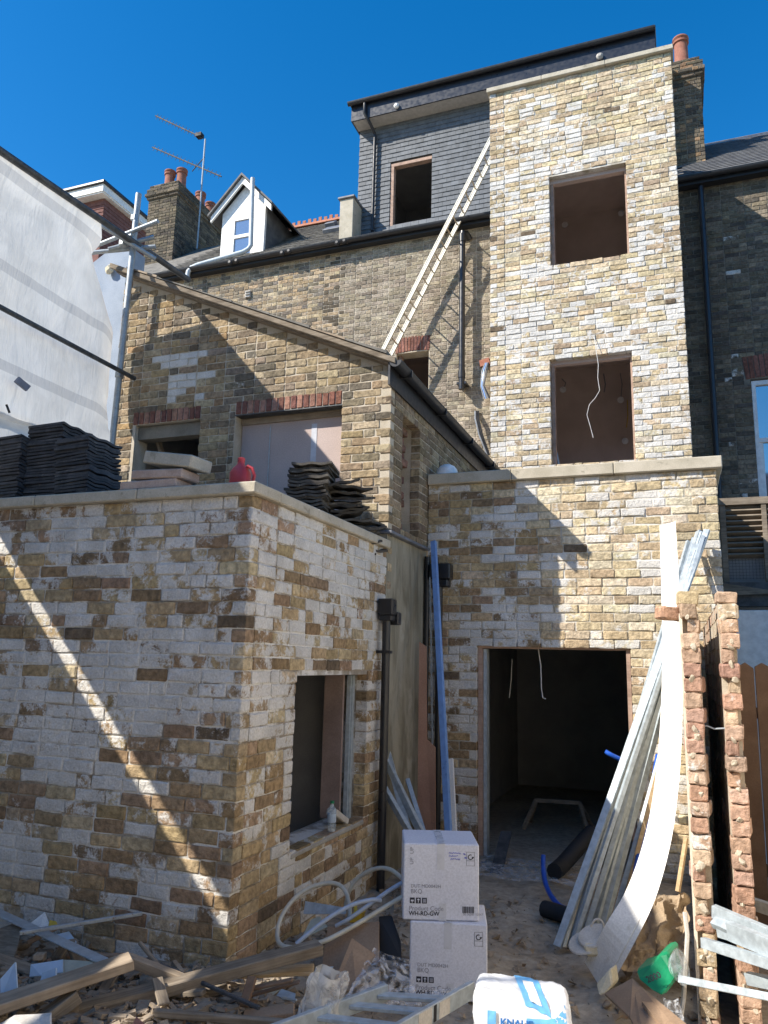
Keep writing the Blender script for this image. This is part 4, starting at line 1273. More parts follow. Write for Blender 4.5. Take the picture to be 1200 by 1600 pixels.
hem = MB().grid(lambda i, j: (-5.6 + 0.25 * j * 0.4 + 0.04 * noise.noise(Vector((i * 9, j * 2, 4))), 4.2 + 2.1 * i, 3.85 - 0.7 * j - 0.1 * i * (1 - j)), 40, 10).build('tarpaulin_skirt', M['tarp'], loc=(-5.55, 5.2, 3.2), smooth=True)
tag(hem, 'creased white skirt of sheeting tucked behind the roof tiles', 'tarpaulin')
low = MB().grid(lambda i, j: (-5.56 + 0.02 * noise.noise(Vector((i * 14, j * 4, 8))), -1.2 + 5.3 * i, -0.2 + 3.66 * j), 60, 20).build('hoarding_sheet', M['tarp'], loc=(-5.6, 1.3, -0.2), smooth=True)
tag(low, 'lower white sheet closing the scaffold beside the low extension', 'tarpaulin')
brd = MB().box(-5.64, -5.60, -1.2, 4.08, -0.2, 3.45)
brd = brd.build('site_hoarding', M['timber_old'], loc=(-5.67, 1.3, -0.2))
tag(brd, 'timber site hoarding behind the lower white sheet', 'hoarding')
top_ply = MB().box(-5.66, -5.62, -1.2, 4.2, 3.69, 5.62).build('upper_light_block', M['timber_old'], loc=(-5.64, 1.5, 3.62))  # added out of view: keeps the sheet's glow off the low extension's front
tag(top_ply, 'unseen upper boarding added behind the tarpaulin to block light through it', 'hoarding')
# torn hole and tie in the sheet
MB().obox((-5.420, 4.998, 4.020), (0.01, 0, 0), (0, 0.07, -0.02), (0, 0.02, 0.03)).build('torn_hole', M['ink_grey'], tp)
MB().tube([(-5.400, 4.836, 3.772), (-5.400, 4.880, 3.710)], 0.01, 6).build('tie', M['rubber'], tp)

# ------------------------------------------------------------------ neighbour on the right
nr = thing('neighbour_terrace', 'sooty brick neighbouring house in shade with a blue reflecting sash window, right edge', 'building', (1.8, 13.2, 0))
nwin = [(1.28, 2.25, 4.25, 6.30)]
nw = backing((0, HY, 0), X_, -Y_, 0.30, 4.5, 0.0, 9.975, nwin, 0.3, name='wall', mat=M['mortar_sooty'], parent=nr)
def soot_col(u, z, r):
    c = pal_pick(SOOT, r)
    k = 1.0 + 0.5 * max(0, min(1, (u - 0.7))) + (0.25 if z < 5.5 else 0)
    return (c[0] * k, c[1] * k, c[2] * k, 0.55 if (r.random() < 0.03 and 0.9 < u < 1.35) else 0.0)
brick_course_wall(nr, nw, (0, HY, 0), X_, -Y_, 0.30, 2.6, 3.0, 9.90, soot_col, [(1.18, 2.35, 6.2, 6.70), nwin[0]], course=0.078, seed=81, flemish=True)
soldiers(nr, 1.185, 2.345, HY, 6.305, 6.69, 15, 7, slope=0.03, lean=0.10)
f = MB().box(1.285, 1.345, 13.22, 13.32, 4.26, 6.27).box(2.18, 2.245, 13.22, 13.32, 4.26, 6.27).box(1.345, 2.18, 13.22, 13.32, 6.2, 6.27).box(1.345, 2.18, 13.22, 13.32, 4.26, 4.33).box(1.345, 2.18, 13.23, 13.31, 5.24, 5.31)
f.box(1.345, 1.40, 13.25, 13.31, 4.33, 5.24)
f = f.build('window', M['white_paint'], nr)
MB().box(1.345, 2.18, 13.27, 13.275, 5.31, 6.2).build('pane', M['glass'], f)
MB().box(1.40, 2.18, 13.28, 13.285, 4.33, 5.24).build('pane', M['glass'], f)
MB().box(1.22, 2.32, 13.10, 13.30, 4.16, 4.245).build('sill', M['white_paint'], f, bevel=0.006)
MB().tube([(0.70, 13.12, 9.85), (0.70, 13.12, 4.9), (0.70, 13.12, 3.0)], 0.045, 12).build('drain_pipe', M['navy_fascia'], nr, smooth=True)
MB().box(0.30, 4.5, 13.03, 13.19, 9.865, 9.985).build('fascia', M['black_paint'], nr)
gp = [(0.30, 12.97 - 0.06 * math.cos(math.pi * i / 8), 9.985 - 0.07 * math.sin(math.pi * i / 8)) for i in range(9)]
MB().prism(gp, (4.2, 0, 0)).build('gutter', M['black_paint'], nr, smooth=True)
nsl = Vector((0, 3.0, 2.6)).normalized()
nsn = Vector((0, -nsl.z, nsl.y))
mb = MB()
for k in range(22):
    x = 0.30 + (0.14 if k % 2 else 0)
    while x < 3.0:
        mb.obox(Vector((x + 0.14, 12.98, 10.02)) + nsl * (k * 0.18 + 0.1), (0.137, 0, 0), nsl * 0.115 - nsn * 0.008, nsn * 0.004)
        x += 0.28
stuff(mb.build('slates', M['slate_dark'], nr))
MB().prism([(0.30, 13.0, 9.98), (0.30, 16.0, 12.58), (0.30, 16.0, 12.50), (0.30, 13.1, 9.93)], (4.2, 0, 0)).build('roof', M['slate_dark'], nr)
# louvred lean-to, rendered wall and fence beyond the cut garden wall
M['cream_wall'] = rough_mat('cream_wall', (0.72, 0.65, 0.54), (0.80, 0.74, 0.64), 3, 0.9, 0.3, 0.006)
lt = thing('louvred_screen', 'weathered timber louvre screen over a wire panel, against the sooty neighbour house', 'screen', (1.1, 9.5, 2.3))
MB().box(0.50, 0.56, 9.45, 9.52, 2.62, 3.5).box(0.93, 0.98, 9.45, 9.52, 2.62, 3.5).box(0.45, 2.2, 9.44, 9.56, 3.50, 3.58).build('frame', M['timber_old'], lt)
for k in range(9):
    MB().obox((1.32, 9.5, 2.92 + k * 0.063), (0.78, 0, 0), (0, 0.035, -0.018), (0, 0.005, 0.008)).build('slat', M['timber_old'], lt)
g = MB()
for k in range(12):
    g.box(0.565 + k * 0.034, 0.569 + k * 0.034, 9.47, 9.474, 2.65, 2.88)
for k in range(7):
    g.box(0.562, 0.93, 9.4755, 9.479, 2.66 + k * 0.034, 2.664 + k * 0.034)
g.build('wire_panel', M['scaf_dark'], lt)
MB().box(0.45, 2.2, 9.56, 9.58, 1.0, 3.5).build('back_panel', M['dark_room'], lt)
MB().box(0.46, 2.2, 9.3, 9.44, 2.34, 2.60).build('beam', M['scaf_dark'], lt)
for k, (dy, dz) in enumerate(((0.0, 0.0), (0.05, 0.05), (-0.04, -0.05))):
    MB().bar((0.46, 9.27 + dy * 0.3, 2.52 + dz), (1.4, 9.27 + dy * 0.3, 2.46 - dz), 0.02, 0.045).build('loose_lath', M['timber_old'], lt)
rwl = MB().box(0.47, 2.4, 8.5, 8.62, -0.2, 2.24).build('rendered_wall', M['white_paint'], loc=(1.4, 8.55, -0.2), bevel=0.006)
tag(rwl, 'plain white rendered yard wall above the brown fence at right edge', 'wall')
rw2 = MB().box(1.05, 1.25, -3.5, 6.3, -0.2, 3.3).build('bounce_wall', M['cream_wall'], loc=(1.15, 0.3, -0.2), bevel=0.006)  # added out of view to bounce sun on to the low extension's side wall
tag(rw2, 'unseen long cream wall added on the right to bounce sunlight', 'wall')
# unseen terraced row added behind the viewer to block low sky light
opp = thing('sky_block_terrace', 'unseen terraced row added behind the viewer to block low sky light', 'building', (-4, -14, -0.2))
MB().box(-32, 24, -17, -12, -0.2, 8.5).build('wall', M['mortar_old'], opp)
MB().prism([(-32, -11.7, 8.5), (-32, -14.5, 11.2), (-32, -17.3, 8.5)], (56, 0, 0)).build('roof', M['slate_dark'], opp)
fe = thing('board_fence', 'brown close boarded timber fence in shade, at the right edge', 'fence', (1.0, 6.5, -0.2))
x = 0.405
k = 0
r = random.Random(3)
while x < 0.98:
    MB().prism([(x, 6.5, -0.2), (x + 0.108, 6.5, -0.2), (x + 0.108, 6.5, 1.66 + r.uniform(0, 0.03)), (x + 0.05, 6.5, 1.71), (x, 6.5, 1.68)], (0, 0.02 + 0.006 * (k % 2), 0)).build('board', M['fence'], fe, bevel=0.003)
    x += 0.115
    k += 1
MB().box(0.40, 1.2, 6.528, 6.57, 0.2, 0.28).box(0.40, 1.2, 6.528, 6.57, 1.3, 1.38).build('rail', M['fence'], fe)

# ------------------------------------------------------------------ cut-through cavity garden wall
M['cream_render'] = rough_mat('cream_render', (0.66, 0.58, 0.46), (0.76, 0.69, 0.57), 4, 0.9, 0.3, 0.006)
gwl = thing('cut_garden_wall', 'cut end of a two skin brick garden wall with an open dark cavity', 'wall', (0.16, 5.0, -0.2))
PINKB = [(0.44, 0.29, 0.215), (0.42, 0.265, 0.19), (0.47, 0.34, 0.25), (0.38, 0.235, 0.17), (0.45, 0.35, 0.235), (0.43, 0.30, 0.22)]
WY = 4.72
lf = MB().box(0.022, 0.108, WY + 0.055, 7.70, -0.2, 1.96).build('leaf', M['mortar_old'], gwl)
rf = MB().box(0.212, 0.298, WY + 0.055, 7.70, -0.2, 2.02).build('leaf', M['mortar_old'], gwl)
pf = lambda u, z, r: (*pal_pick(PINKB, r), 0.0)
MB().box(0.004, 0.021, WY + 0.02, 7.70, -0.2, 1.96).build('cream_render', M['cream_render'], gwl)
brick_course_wall(gwl, rf, (0.31, 0, 0), Y_, X_, WY + 0.23, 7.7, -0.2, 2.02, pf, course=0.082, seed=92)
r = random.Random(17)
lump_src = []
def lump_mesh(name, seed, s=1.0, flat=0.7):
    rr = random.Random(seed)
    bm = bmesh.new()
    bmesh.ops.create_icosphere(bm, subdivisions=2, radius=0.5)
    for v in bm.verts:
        n = v.co.normalized()
        k = 1 + 0.38 * noise.noise(n * 1.6 + Vector((seed * 3.7, 0, 0))) + 0.15 * noise.noise(n * 4 + Vector((0, seed * 1.3, 0)))
        q = n * 0.5 * k
        # chip flat facets
        for a in range(3):
            d = Vector((math.sin(seed + a * 2.1), math.cos(seed * 1.7 + a), math.sin(a * 1.9 + seed * 0.6))).normalized()
            ex = q.dot(d) - 0.33
            if ex > 0:
                q -= d * ex
        v.co = Vector((q.x, q.y, q.z * flat))
    me = bpy.data.meshes.new(name)
    bm.to_mesh(me)
    bm.free()
    return me
LUMPS = [lump_mesh('lump', i + 1) for i in range(8)]
for me in LUMPS:
    me.materials.append(M['rubble_mat'])
LUMPM = [lump_mesh('mortar_lump', i + 21, flat=0.8) for i in range(5)]
for me in LUMPM:
    me.materials.append(M['mortar_old'])
for (x0, x1, ztop) in ((0.012, 0.108, 2.0), (0.212, 0.308, 2.06)):
    k = 0
    z = -0.2
    while z < ztop - 0.05:
        out = k % 2 == 0
        w = (x1 - x0)
        me, vs, fs = LIB['h'][r.randrange(14)]
        o = bpy.data.objects.new('brick', me)
        o.parent = gwl
        y = WY + (r.uniform(-0.012, 0.008) if out else r.uniform(-0.006, 0.006))
        o.location = V((x0 + x1) / 2 + r.uniform(-0.004, 0.004), y, z + 0.041) - OFF[gwl.name]
        broken = (not out) and r.random() < 0.45
        o.scale = (w / 0.108 * r.uniform(0.9, 1.02) * (0.68 if broken else 1), 1.2, r.uniform(0.98, 1.16))
        if broken:
            o.location.x += w * 0.16 * r.choice((-1, 1))
            o.location.y += r.uniform(0.0, 0.02)
        o.rotation_euler = (r.uniform(-0.05, 0.05), r.uniform(-0.04, 0.04), r.uniform(-0.18, 0.18))
        c = pal_pick(PINKB, r)
        o.color = (c[0], c[1], c[2], r.choice((0.0, 0.0, 0.2, 0.3)))
        COL.objects.link(o)
        if r.random() < 0.75:
            o = bpy.data.objects.new('mortar_lump', LUMPM[r.randrange(5)])
            o.parent = gwl
            o.location = V((x0 + x1) / 2 + r.uniform(-0.02, 0.02), y + 0.01, z + r.choice((0.0, 0.041, 0.08)) + r.uniform(-0.01, 0.01)) - OFF[gwl.name]
            o.scale = (r.uniform(0.03, 0.085), r.uniform(0.03, 0.06), r.uniform(0.025, 0.06))
            o.rotation_euler = (r.random() * 3, r.random() * 3, r.random() * 3)
            COL.objects.link(o)
        z += 0.082
        k += 1
for (p, s, rz, c) in (((0.0, WY + 0.02, 1.96), (1.55, 1.1, 1.0), 0.5, (0.50, 0.30, 0.2)), ((0.06, WY + 0.05, 2.05), (1.0, 1.2, 1.1), 0.1, (0.52, 0.42, 0.26)), ((0.262, WY + 0.02, 2.05), (0.95, 1.6, 0.9), 0.05, (0.50, 0.36, 0.26))):
    o = bpy.data.objects.new('brick', LIB['h'][3][0])
    o.parent = gwl
    o.location = Vector(p) - OFF[gwl.name]
    o.scale = s
    o.rotation_euler = (0, 0.06, rz)
    o.color = (*c, 0.0)
    COL.objects.link(o)
MB().tube([(0.06, WY + 0.06, 1.33), (0.12, WY + 0.05, 1.345), (0.16, WY + 0.05, 1.33), (0.21, WY + 0.05, 1.335), (0.30, WY + 0.05, 1.33)], 0.005, 6).build('wall_tie', M['galv'], gwl)

# ------------------------------------------------------------------ roof tiles stacked on the flat roof
def tile_mesh(mat):
    mb = MB()
    n = 12
    W, L, T = 0.34, 0.40, 0.020
    top, bot = [], []
    for i in range(n + 1):
        x = -W / 2 + W * i / n
        h = 0.006 * math.cos(2 * math.pi * i / n * 2)
        top.append((x, h + T))
        bot.append((x, h))
    prof = top + bot[::-1]
    mb.prism([(x, -L / 2, z) for (x, z) in prof], (0, L, 0))
    me = mb.mesh('roof_tile', V(0, 0, 0))
    me.materials.append(mat)
    return me
TM, TMB = tile_mesh(M['tile_dark']), tile_mesh(M['tile_brown'])
r = random.Random(23)
def put(me, name, loc, rot, label, cat, group, scale=(1, 1, 1)):
    o = bpy.data.objects.new(name, me)
    o.location = loc
    o.rotation_euler = rot
    o.scale = scale
    COL.objects.link(o)
    return tag(o, label, cat, group)
for s, (x0, y0, n, rz, lx, ly) in enumerate(((-5.32, 4.95, 32, 1.45, 0.004, 0.003), (-4.93, 5.0, 35, 1.52, 0.004, 0.002), (-4.52, 4.92, 29, 1.40, 0.006, 0.002), (-4.28, 5.35, 12, 1.2, 0.01, 0.0), (-5.0, 5.5, 26, 1.5, 0.003, 0.0))):
    for k in range(n):
        put(TM, 'roof_tile', (x0 + (n - k) * lx * 0.8 - n * lx * 0.4 + r.uniform(-0.008, 0.008), y0 + k * ly + r.uniform(-0.012, 0.012), 2.575 + k * 0.0285), (r.uniform(-0.02, 0.02), 0.06 + r.uniform(-0.02, 0.02), rz + r.uniform(-0.06, 0.06)),
            'dark concrete roof tile in the tall stacks on the low roof, left', 'roof tile', 'dark roof tiles stacked at the left')
for k in range(24):
    t = k / 23
    put(TMB, 'roof_tile', (-2.93 + 0.07 * t + r.uniform(-0.02, 0.02), 5.80 + r.uniform(-0.02, 0.02), 2.575 + k * 0.029), (r.uniform(-0.03, 0.03), -0.05 + r.uniform(-0.04, 0.04), 0.22 + r.uniform(-0.08, 0.08)),
        'weathered brown roof tile in the untidy pile under the boarded window', 'roof tile', 'brown roof tiles piled by the boarded window')
for k in range(16):
    t = k / 15
    put(TMB, 'roof_tile', (-2.66 + r.uniform(-0.06, 0.04), 5.95 + 0.40 * (1 - t) + r.uniform(-0.05, 0.05), 2.60 + 0.036 * k), (0.25 * r.uniform(0.2, 1), r.uniform(-0.25, 0.1), 0.6 + r.uniform(-0.5, 0.5)),
        'weathered brown roof tile in the untidy pile under the boarded window', 'roof tile', 'brown roof tiles piled by the boarded window')
for k in range(6):
    put(TMB, 'roof_tile', (-2.64 + r.uniform(-0.05, 0.05), 6.30 + 0.02 * k, 2.70 + 0.03 * k), (r.uniform(0.0, 0.3), r.uniform(-0.2, 0.1), r.uniform(0, 1)),
        'weathered brown roof tile in the untidy pile under the boarded window', 'roof tile', 'brown roof tiles piled by the boarded window')
# offcut slabs on the parapet
def slab(mat, c, l, w, h, rz, ry, label, name='stone_slab'):
    o = MB().box(-l / 2, l / 2, -w / 2, w / 2, 0, h).build(name, M[mat], loc=(0, 0, 0), bevel=0.008)
    o.location = c
    o.rotation_euler = (0, ry, rz)
    return tag(o, label, 'slab')
slab('pink_stone', (-3.27, 4.22, 2.740), 0.44, 0.20, 0.062, 0.05, -0.02, 'pinkish slab at the bottom of the pile on the parapet')
slab('pink_stone', (-3.21, 4.23, 2.812), 0.42, 0.20, 0.062, -0.03, 0.04, 'pinkish speckled slab in the middle of the pile on the parapet')
slab('coping', (-3.14, 4.25, 2.902), 0.42, 0.22, 0.085, -0.10, 0.17, 'pale grey slab tilted on top of the pile on the parapet')

# red plastic jug
jug = thing('plastic_jug', 'red translucent plastic jug standing on the parapet corner', 'jug', (-2.76, 4.45, 2.737))
b = MB()
prof = []
def jring(z, w, d):
    return [(-2.76 + w * (abs(math.cos(t)) ** 0.6) * math.copysign(1, math.cos(t)), 4.45 + d * (abs(math.sin(t)) ** 0.6) * math.copysign(1, math.sin(t)), 2.737 + z) for t in [2 * math.pi * k / 16 for k in range(16)]]
rings = [jring(0, .062, .05), jring(.01, .07, .057), jring(.155, .07, .057), jring(.19, .05, .043), jring(.215, .024, .024), jring(.225, .022, .022), jring(.25, .022, .022)]
vs = [p for q in rings for p in q]
fs = [(i * 16 + k, i * 16 + (k + 1) % 16, (i + 1) * 16 + (k + 1) % 16, (i + 1) * 16 + k) for i in range(len(rings) - 1) for k in range(16)]
fs += [tuple(range(15, -1, -1)), tuple(range(96, 112))]
b.add(vs, fs).build('body', M['jug_red'], jug, smooth=True)
MB().lathe((-2.76, 4.45, 2.975), [(0.026, 0), (0.026, 0.022), (0.022, 0.026)], 14).build('cap', M['jug_red'], jug, smooth=True)
MB().tube([(-2.71, 4.45, 2.94), (-2.67, 4.45, 2.92), (-2.65, 4.45, 2.87), (-2.66, 4.45, 2.82), (-2.70, 4.45, 2.79)], 0.012, 8).build('handle', M['jug_red'], jug, smooth=True)
wr_ = MB().grid(lambda i, j: (-2.655 + 0.05 * i + 0.02 * noise.noise(Vector((i * 4, j * 4, 1))), 4.46 + 0.03 * noise.noise(Vector((i * 5, j * 5, 2))), 2.738 + 0.10 * j * (1 - 0.5 * i)), 6, 6).build('plastic_wrapper', M['bottle'], loc=(-2.63, 4.46, 2.738), smooth=True)
tag(wr_, 'clear plastic wrapper crumpled beside the red jug', 'wrapper')
# white dome on the rear coping
dm = MB().lathe((-2.28, 7.86, 3.641), [(0.125, 0), (0.122, 0.03), (0.108, 0.075), (0.08, 0.11), (0.04, 0.13), (0.005, 0.136)], 20).build('hard_hat', M['white_upvc'], loc=(-2.28, 7.86, 3.641), smooth=True)
tag(dm, 'white dome shaped hard hat resting on the rear coping', 'hard hat')

# ------------------------------------------------------------------ long ladder leaning against the tower
ld = thing('ladder', 'long pale aluminium ladder leaning sideways against the tower from the lower roof', 'ladder', (-4.6, 12.7, 5.4))
A0, A1 = (-4.970, 12.600, 7.234), (-2.854, 12.600, 11.292)
A0, A1 = Vector(A0), Vector(A1)
A0 = A0 + (A0 - A1).normalized() * 0.25
dl = (A1 - A0).normalized()
hn = Vector((-dl.z, 0, dl.x))
W = 0.36
for dy in (0, W):
    mb = MB()
    c = (A0 + A1) / 2 + V(0, dy, 0)
    mb.obox(c, (A1 - A0) / 2, V(0, 0.014, 0), hn * 0.038)
    mb.obox(c + hn * 0.03, (A1 - A0) / 2, V(0, 0.02, 0), hn * 0.008)
    mb.obox(c - hn * 0.03, (A1 - A0) / 2, V(0, 0.02, 0), hn * 0.008)
    mb.build('stile', M['ladder_alu'], ld)
nr_ = int((A1 - A0).length / 0.255)
for k in range(nr_):
    p = A0 + dl * (0.15 + k * 0.255)
    MB().tube([p, p + V(0, W, 0)], 0.014, 8).build('rung', M['rung'], ld)

# ------------------------------------------------------------------ metal studs
def stud(name, a, b, label, cat='stud', group=None, w=0.05, d=0.034, roll=0.0, mat='galv'):
    a, b = Vector(a), Vector(b)
    dv, sd, u = frame_axes(b - a, V(0, 1, 0.2))
    s2 = sd * math.cos(roll) + u * math.sin(roll)
    u2 = -sd * math.sin(roll) + u * math.cos(roll)
    mb = MB()
    c, h, t = (a + b) / 2, (b - a) / 2, 0.0016
    mb.obox(c, h, s2 * w / 2, u2 * t)
    for s in (-1, 1):
        mb.obox(c + s2 * s * (w / 2) + u2 * d / 2, h, s2 * t, u2 * d / 2)
        mb.obox(c + s2 * s * (w / 2 - 0.006) + u2 * d, h, s2 * 0.005, u2 * t)
    mb.obox(c + u2 * 0.003, h, s2 * 0.006, u2 * 0.003)
    o = mb.build(name, M[mat], loc=a)
    return tag(o, label, cat, group)
r = random.Random(41)
GL = 'galvanised steel stud in the bundle leaning beside the doorway'
GG = 'steel studs leaning beside the doorway'
FAN = (((-0.854, 5.654, -0.180), (0.280, 7.550, 2.911), 0.050, 0.5), ((-0.829, 5.691, -0.180), (0.248, 7.600, 2.891), 0.036, -0.9), ((-0.797, 5.733, -0.180), (0.205, 7.620, 2.913), 0.050, 1.1),
       ((-0.768, 5.772, -0.180), (0.169, 7.620, 2.849), 0.030, 0.2), ((-0.747, 5.809, -0.180), (0.135, 7.640, 2.817), 0.050, -0.5), ((-0.715, 5.824, -0.180), (0.232, 7.500, 2.839), 0.040, 1.6), ((-0.629, 6.073, -0.180), (0.185, 7.500, 2.770), 0.066, 0.15),
       ((-0.667, 5.928, -0.180), (-0.024, 7.300, 1.980), 0.036, 0.7), ((-0.590, 6.165, -0.180), (0.025, 7.400, 1.901), 0.050, -0.7), ((-0.772, 5.666, -0.180), (-0.066, 6.900, 1.883), 0.034, 1.2), ((-0.699, 5.941, -0.180), (-0.053, 7.000, 1.728), 0.030, -0.3), ((-0.541, 6.278, -0.180), (-0.015, 7.300, 1.488), 0.045, 0.5))
for (a, b, w_, rl) in FAN:
    stud('steel_stud', a, b, GL, 'steel stud', GG, w=w_, d=0.028, roll=rl)
bt = MB().bar((-0.502, 6.358, -0.180), (-0.098, 6.400, 1.222), 0.03, 0.03).build('timber_batten', M['timber_new'], loc=(-0.502, 6.358, -0.180))
tag(bt, 'thin brown timber batten leaning behind the white trim board', 'batten')
bt = MB().bar((-0.080, 5.600, 0.262), (-0.016, 5.700, 0.567), 0.025, 0.02).build('timber_batten', M['timber_new'], loc=(-0.080, 5.600, 0.262))
tag(bt, 'short pale batten upright beside the soil heap', 'batten')
cs = MB().bar((-0.803, 5.652, -0.180), (-0.726, 5.900, 0.091), 0.02, 0.012).build('cream_strip', M['cream_foam'], loc=(-0.824, 5.624, -0.190))
tag(cs, 'short cream foam strip at the foot of the steel studs', 'strip')
GL2 = 'short steel stud leaning into the corner behind the white cartons'
GG2 = 'short steel studs behind the cartons'
for (a, b, rl) in (((-1.973, 6.200, 0.139), (-2.596, 6.600, 0.739), 0.3), ((-2.059, 6.300, 0.085), (-2.499, 6.750, 0.872), -0.4), ((-1.941, 6.300, 0.145), (-2.503, 6.700, 0.800), 0.1), ((-1.994, 6.400, 0.143), (-2.312, 6.750, 0.623), 0.9)):
    a, b = Vector(a), Vector(b)
    a = a + (a - b) * 0.30
    stud('steel_stud', a, b, GL2, 'steel stud', GG2, roll=rl, w=0.055)
# studs lying across, lower right
for (a, b, w, rl, lab) in (((0.094, 4.620, 0.426), (0.557, 4.300, 0.368), 0.06, 0.1, 'topmost steel stud poking across the cut garden wall'),
                           ((0.098, 4.600, 0.398), (0.542, 4.200, 0.367), 0.05, 1.2, 'steel stud resting just below the topmost one by the cut wall'),
                           ((0.112, 4.580, 0.346), (0.542, 4.200, 0.372), 0.05, 0.2, 'short ended blue grey steel stud tucked behind the wide channel'),
                           ((0.157, 4.500, 0.375), (0.528, 4.100, 0.382), 0.085, 0.15, 'wide pale steel channel among the studs at lower right'),
                           ((0.034, 4.550, 0.293), (0.524, 4.100, 0.338), 0.045, 0.4, 'narrow steel stud crossing the cut wall below the wide channel'),
                           ((0.229, 4.500, 0.171), (0.533, 4.200, 0.252), 0.05, 0.3, 'short steel stud end lying low at the right edge'),
                           ((-0.081, 4.550, 0.110), (0.517, 4.100, 0.237), 0.03, 0.7, 'thinnest and lowest steel rail, reaching furthest left across the cut wall'),
                           ((0.318, 5.200, 0.340), (0.646, 4.900, 0.338), 0.06, 0.2, 'steel stud with dark blue end leaning on the brown fence')):
    stud('steel_stud', a, b, lab, 'steel stud', None, w=w, roll=rl)
# blue filmed tall profile, white trim, pink board left of the doorway
o = stud('steel_profile', (-1.815, 6.464, -0.190), (-2.340, 7.550, 2.888), 'tall blue filmed steel profile leaning left of the doorway', 'steel profile', None, w=0.05, d=0.04, roll=0.15, mat='galv_blue')
o = MB().bar((-1.768, 6.486, -0.190), (-2.032, 7.200, 0.779), 0.055, 0.025, V(0, 1, 0)).build('white_trim', M['white_trim'], loc=(-1.768, 6.486, -0.190), bevel=0.004)
tag(o, 'short white plastic trim standing beside the blue profile', 'trim')
PB = [(-2.380, 7.300, -0.468), (-2.190, 7.300, -0.445), (-2.227, 7.350, 0.856), (-2.314, 7.360, 0.927), (-2.346, 7.400, 1.808), (-2.420, 7.400, 1.851), (-2.394, 7.340, 0.659)]
o = MB().prism(PB, (0, 0.0125, 0)).build('board_offcut', M['hardboard'], loc=PB[0])
tag(o, 'tall brown board offcut leaning on the render wall', 'board')
ch = MB()
for k in range(46):
    p = Vector((-2.331, 7.450, 2.480)).lerp(Vector((-2.283, 7.450, 0.832)), k / 45)
    ch.obox(p, (0.010 if k % 2 else 0.004, 0, 0), (0, 0.004 if k % 2 else 0.010, 0), (0, 0, 0.022))
o = ch.build('hanging_chain', M['scaf'], loc=(-2.283, 7.450, 0.832))
tag(o, 'thin metal chain hanging beside the blue profile', 'chain')

# ------------------------------------------------------------------ bowed white trim board
ctr = [(-0.557, 5.158, -0.170), (-0.408, 5.000, 0.124), (-0.275, 5.100, 0.355), (-0.175, 5.250, 0.637), (-0.112, 5.400, 0.956), (-0.071, 5.550, 1.341), (-0.050, 5.700, 1.757), (-0.044, 5.850, 2.207), (-0.042, 6.000, 2.705)]
wid = [0.21, 0.19, 0.165, 0.15, 0.142, 0.135, 0.13, 0.13, 0.125]
vs, fs = [], []
from mathutils import geometry
def spline(P, n):
    P = [Vector(p) for p in P]
    out = []
    for i in range(len(P) - 1):
        p0, p1, p2, p3 = P[max(0, i - 1)], P[i], P[i + 1], P[min(len(P) - 1, i + 2)]
        for k in range(n):
            t = k / n
            out.append(0.5 * ((2 * p1) + (p2 - p0) * t + (2 * p0 - 5 * p1 + 4 * p2 - p3) * t * t + (3 * p1 - p0 - 3 * p2 + p3) * t ** 3))
    out.append(P[-1])
    return out
cc = spline(ctr, 6)
ws = [wid[0] + (wid[-1] - wid[0]) * (i / (len(cc) - 1)) ** 0.8 for i in range(len(cc))]
rows = []
for i, p in enumerate(cc):
    d = (cc[min(i + 1, len(cc) - 1)] - cc[max(i - 1, 0)]).normalized()
    nrm = (CAM * 0 + V(-0.45, -0.85, 0.25))
    s = d.cross(nrm).normalized()
    nn = s.cross(d).normalized()
    if s.x < 0:
        s, nn = -s, nn
    w = ws[i] / 2
    rows.append([p - s * w, p + s * w * 0.62, p + s * w * 0.66 + nn * -0.006, p + s * w * 0.72 - nn * -0.0, p + s * w, p + s * w + V(0, 0.018, 0), p - s * w + V(0, 0.018, 0)])
for row in rows:
    vs += row
m_ = len(rows[0])
for i in range(len(rows) - 1):
    for k in range(m_):
        fs.append((i * m_ + k, i * m_ + (k + 1) % m_, (i + 1) * m_ + (k + 1) % m_, (i + 1) * m_ + k))
fs += [tuple(range(m_)), tuple(range((len(rows) - 1) * m_, len(rows) * m_))]
o = MB().add(vs, fs).build('trim_board', M['white_trim'], loc=ctr[0])
tag(o, 'long bowed white fascia board leaning against the cut garden wall', 'board')

def quadpatch(A, B, C, D, amp, seed):
    def fn(i, j):
        p = (A * (1 - i) + B * i) * (1 - j) + (D * (1 - i) + C * i) * j
        n = noise.noise(Vector((i * 4, j * 4, seed))) + 0.7 * abs(noise.noise(Vector((i * 9, j * 9, seed + 3))))
        m2 = noise.noise(Vector((i * 7, j * 8, seed + 11)))
        k = math.sin(math.pi * j) * 0.5 + math.sin(math.pi * i) * 0.5
        return tuple(p + V(0.3 * m2, -1.0 * n - k * 1.2, 0.6 * n) * amp)
    return fn
# ------------------------------------------------------------------ white cartons with print
def text(par, name, s, org, u, n, size, mat, bold=0.0, offset=0.0015):
    cu = bpy.data.curves.new('txt', 'FONT')
    cu.body = s
    cu.size = size
    cu.offset = bold
    to = bpy.data.objects.new('txt', cu)
    COL.objects.link(to)
    bpy.context.view_layer.update()
    me = bpy.data.meshes.new_from_object(to.evaluated_get(bpy.context.evaluated_depsgraph_get()))
    bpy.data.objects.remove(to)
    u, n = Vector(u).normalized(), Vector(n).normalized()
    v = n.cross(u)
    mw = Matrix((u, v, n)).transposed().to_4x4()
    mw.translation = Vector(org) + n * offset - OFF[par.name]
    me.transform(mw)
    me.materials.clear()
    me.materials.append(mat)
    o = bpy.data.objects.new(name, me)
    o.parent = par
    COL.objects.link(o)
    OFF[o.name] = OFF[par.name]
    return o

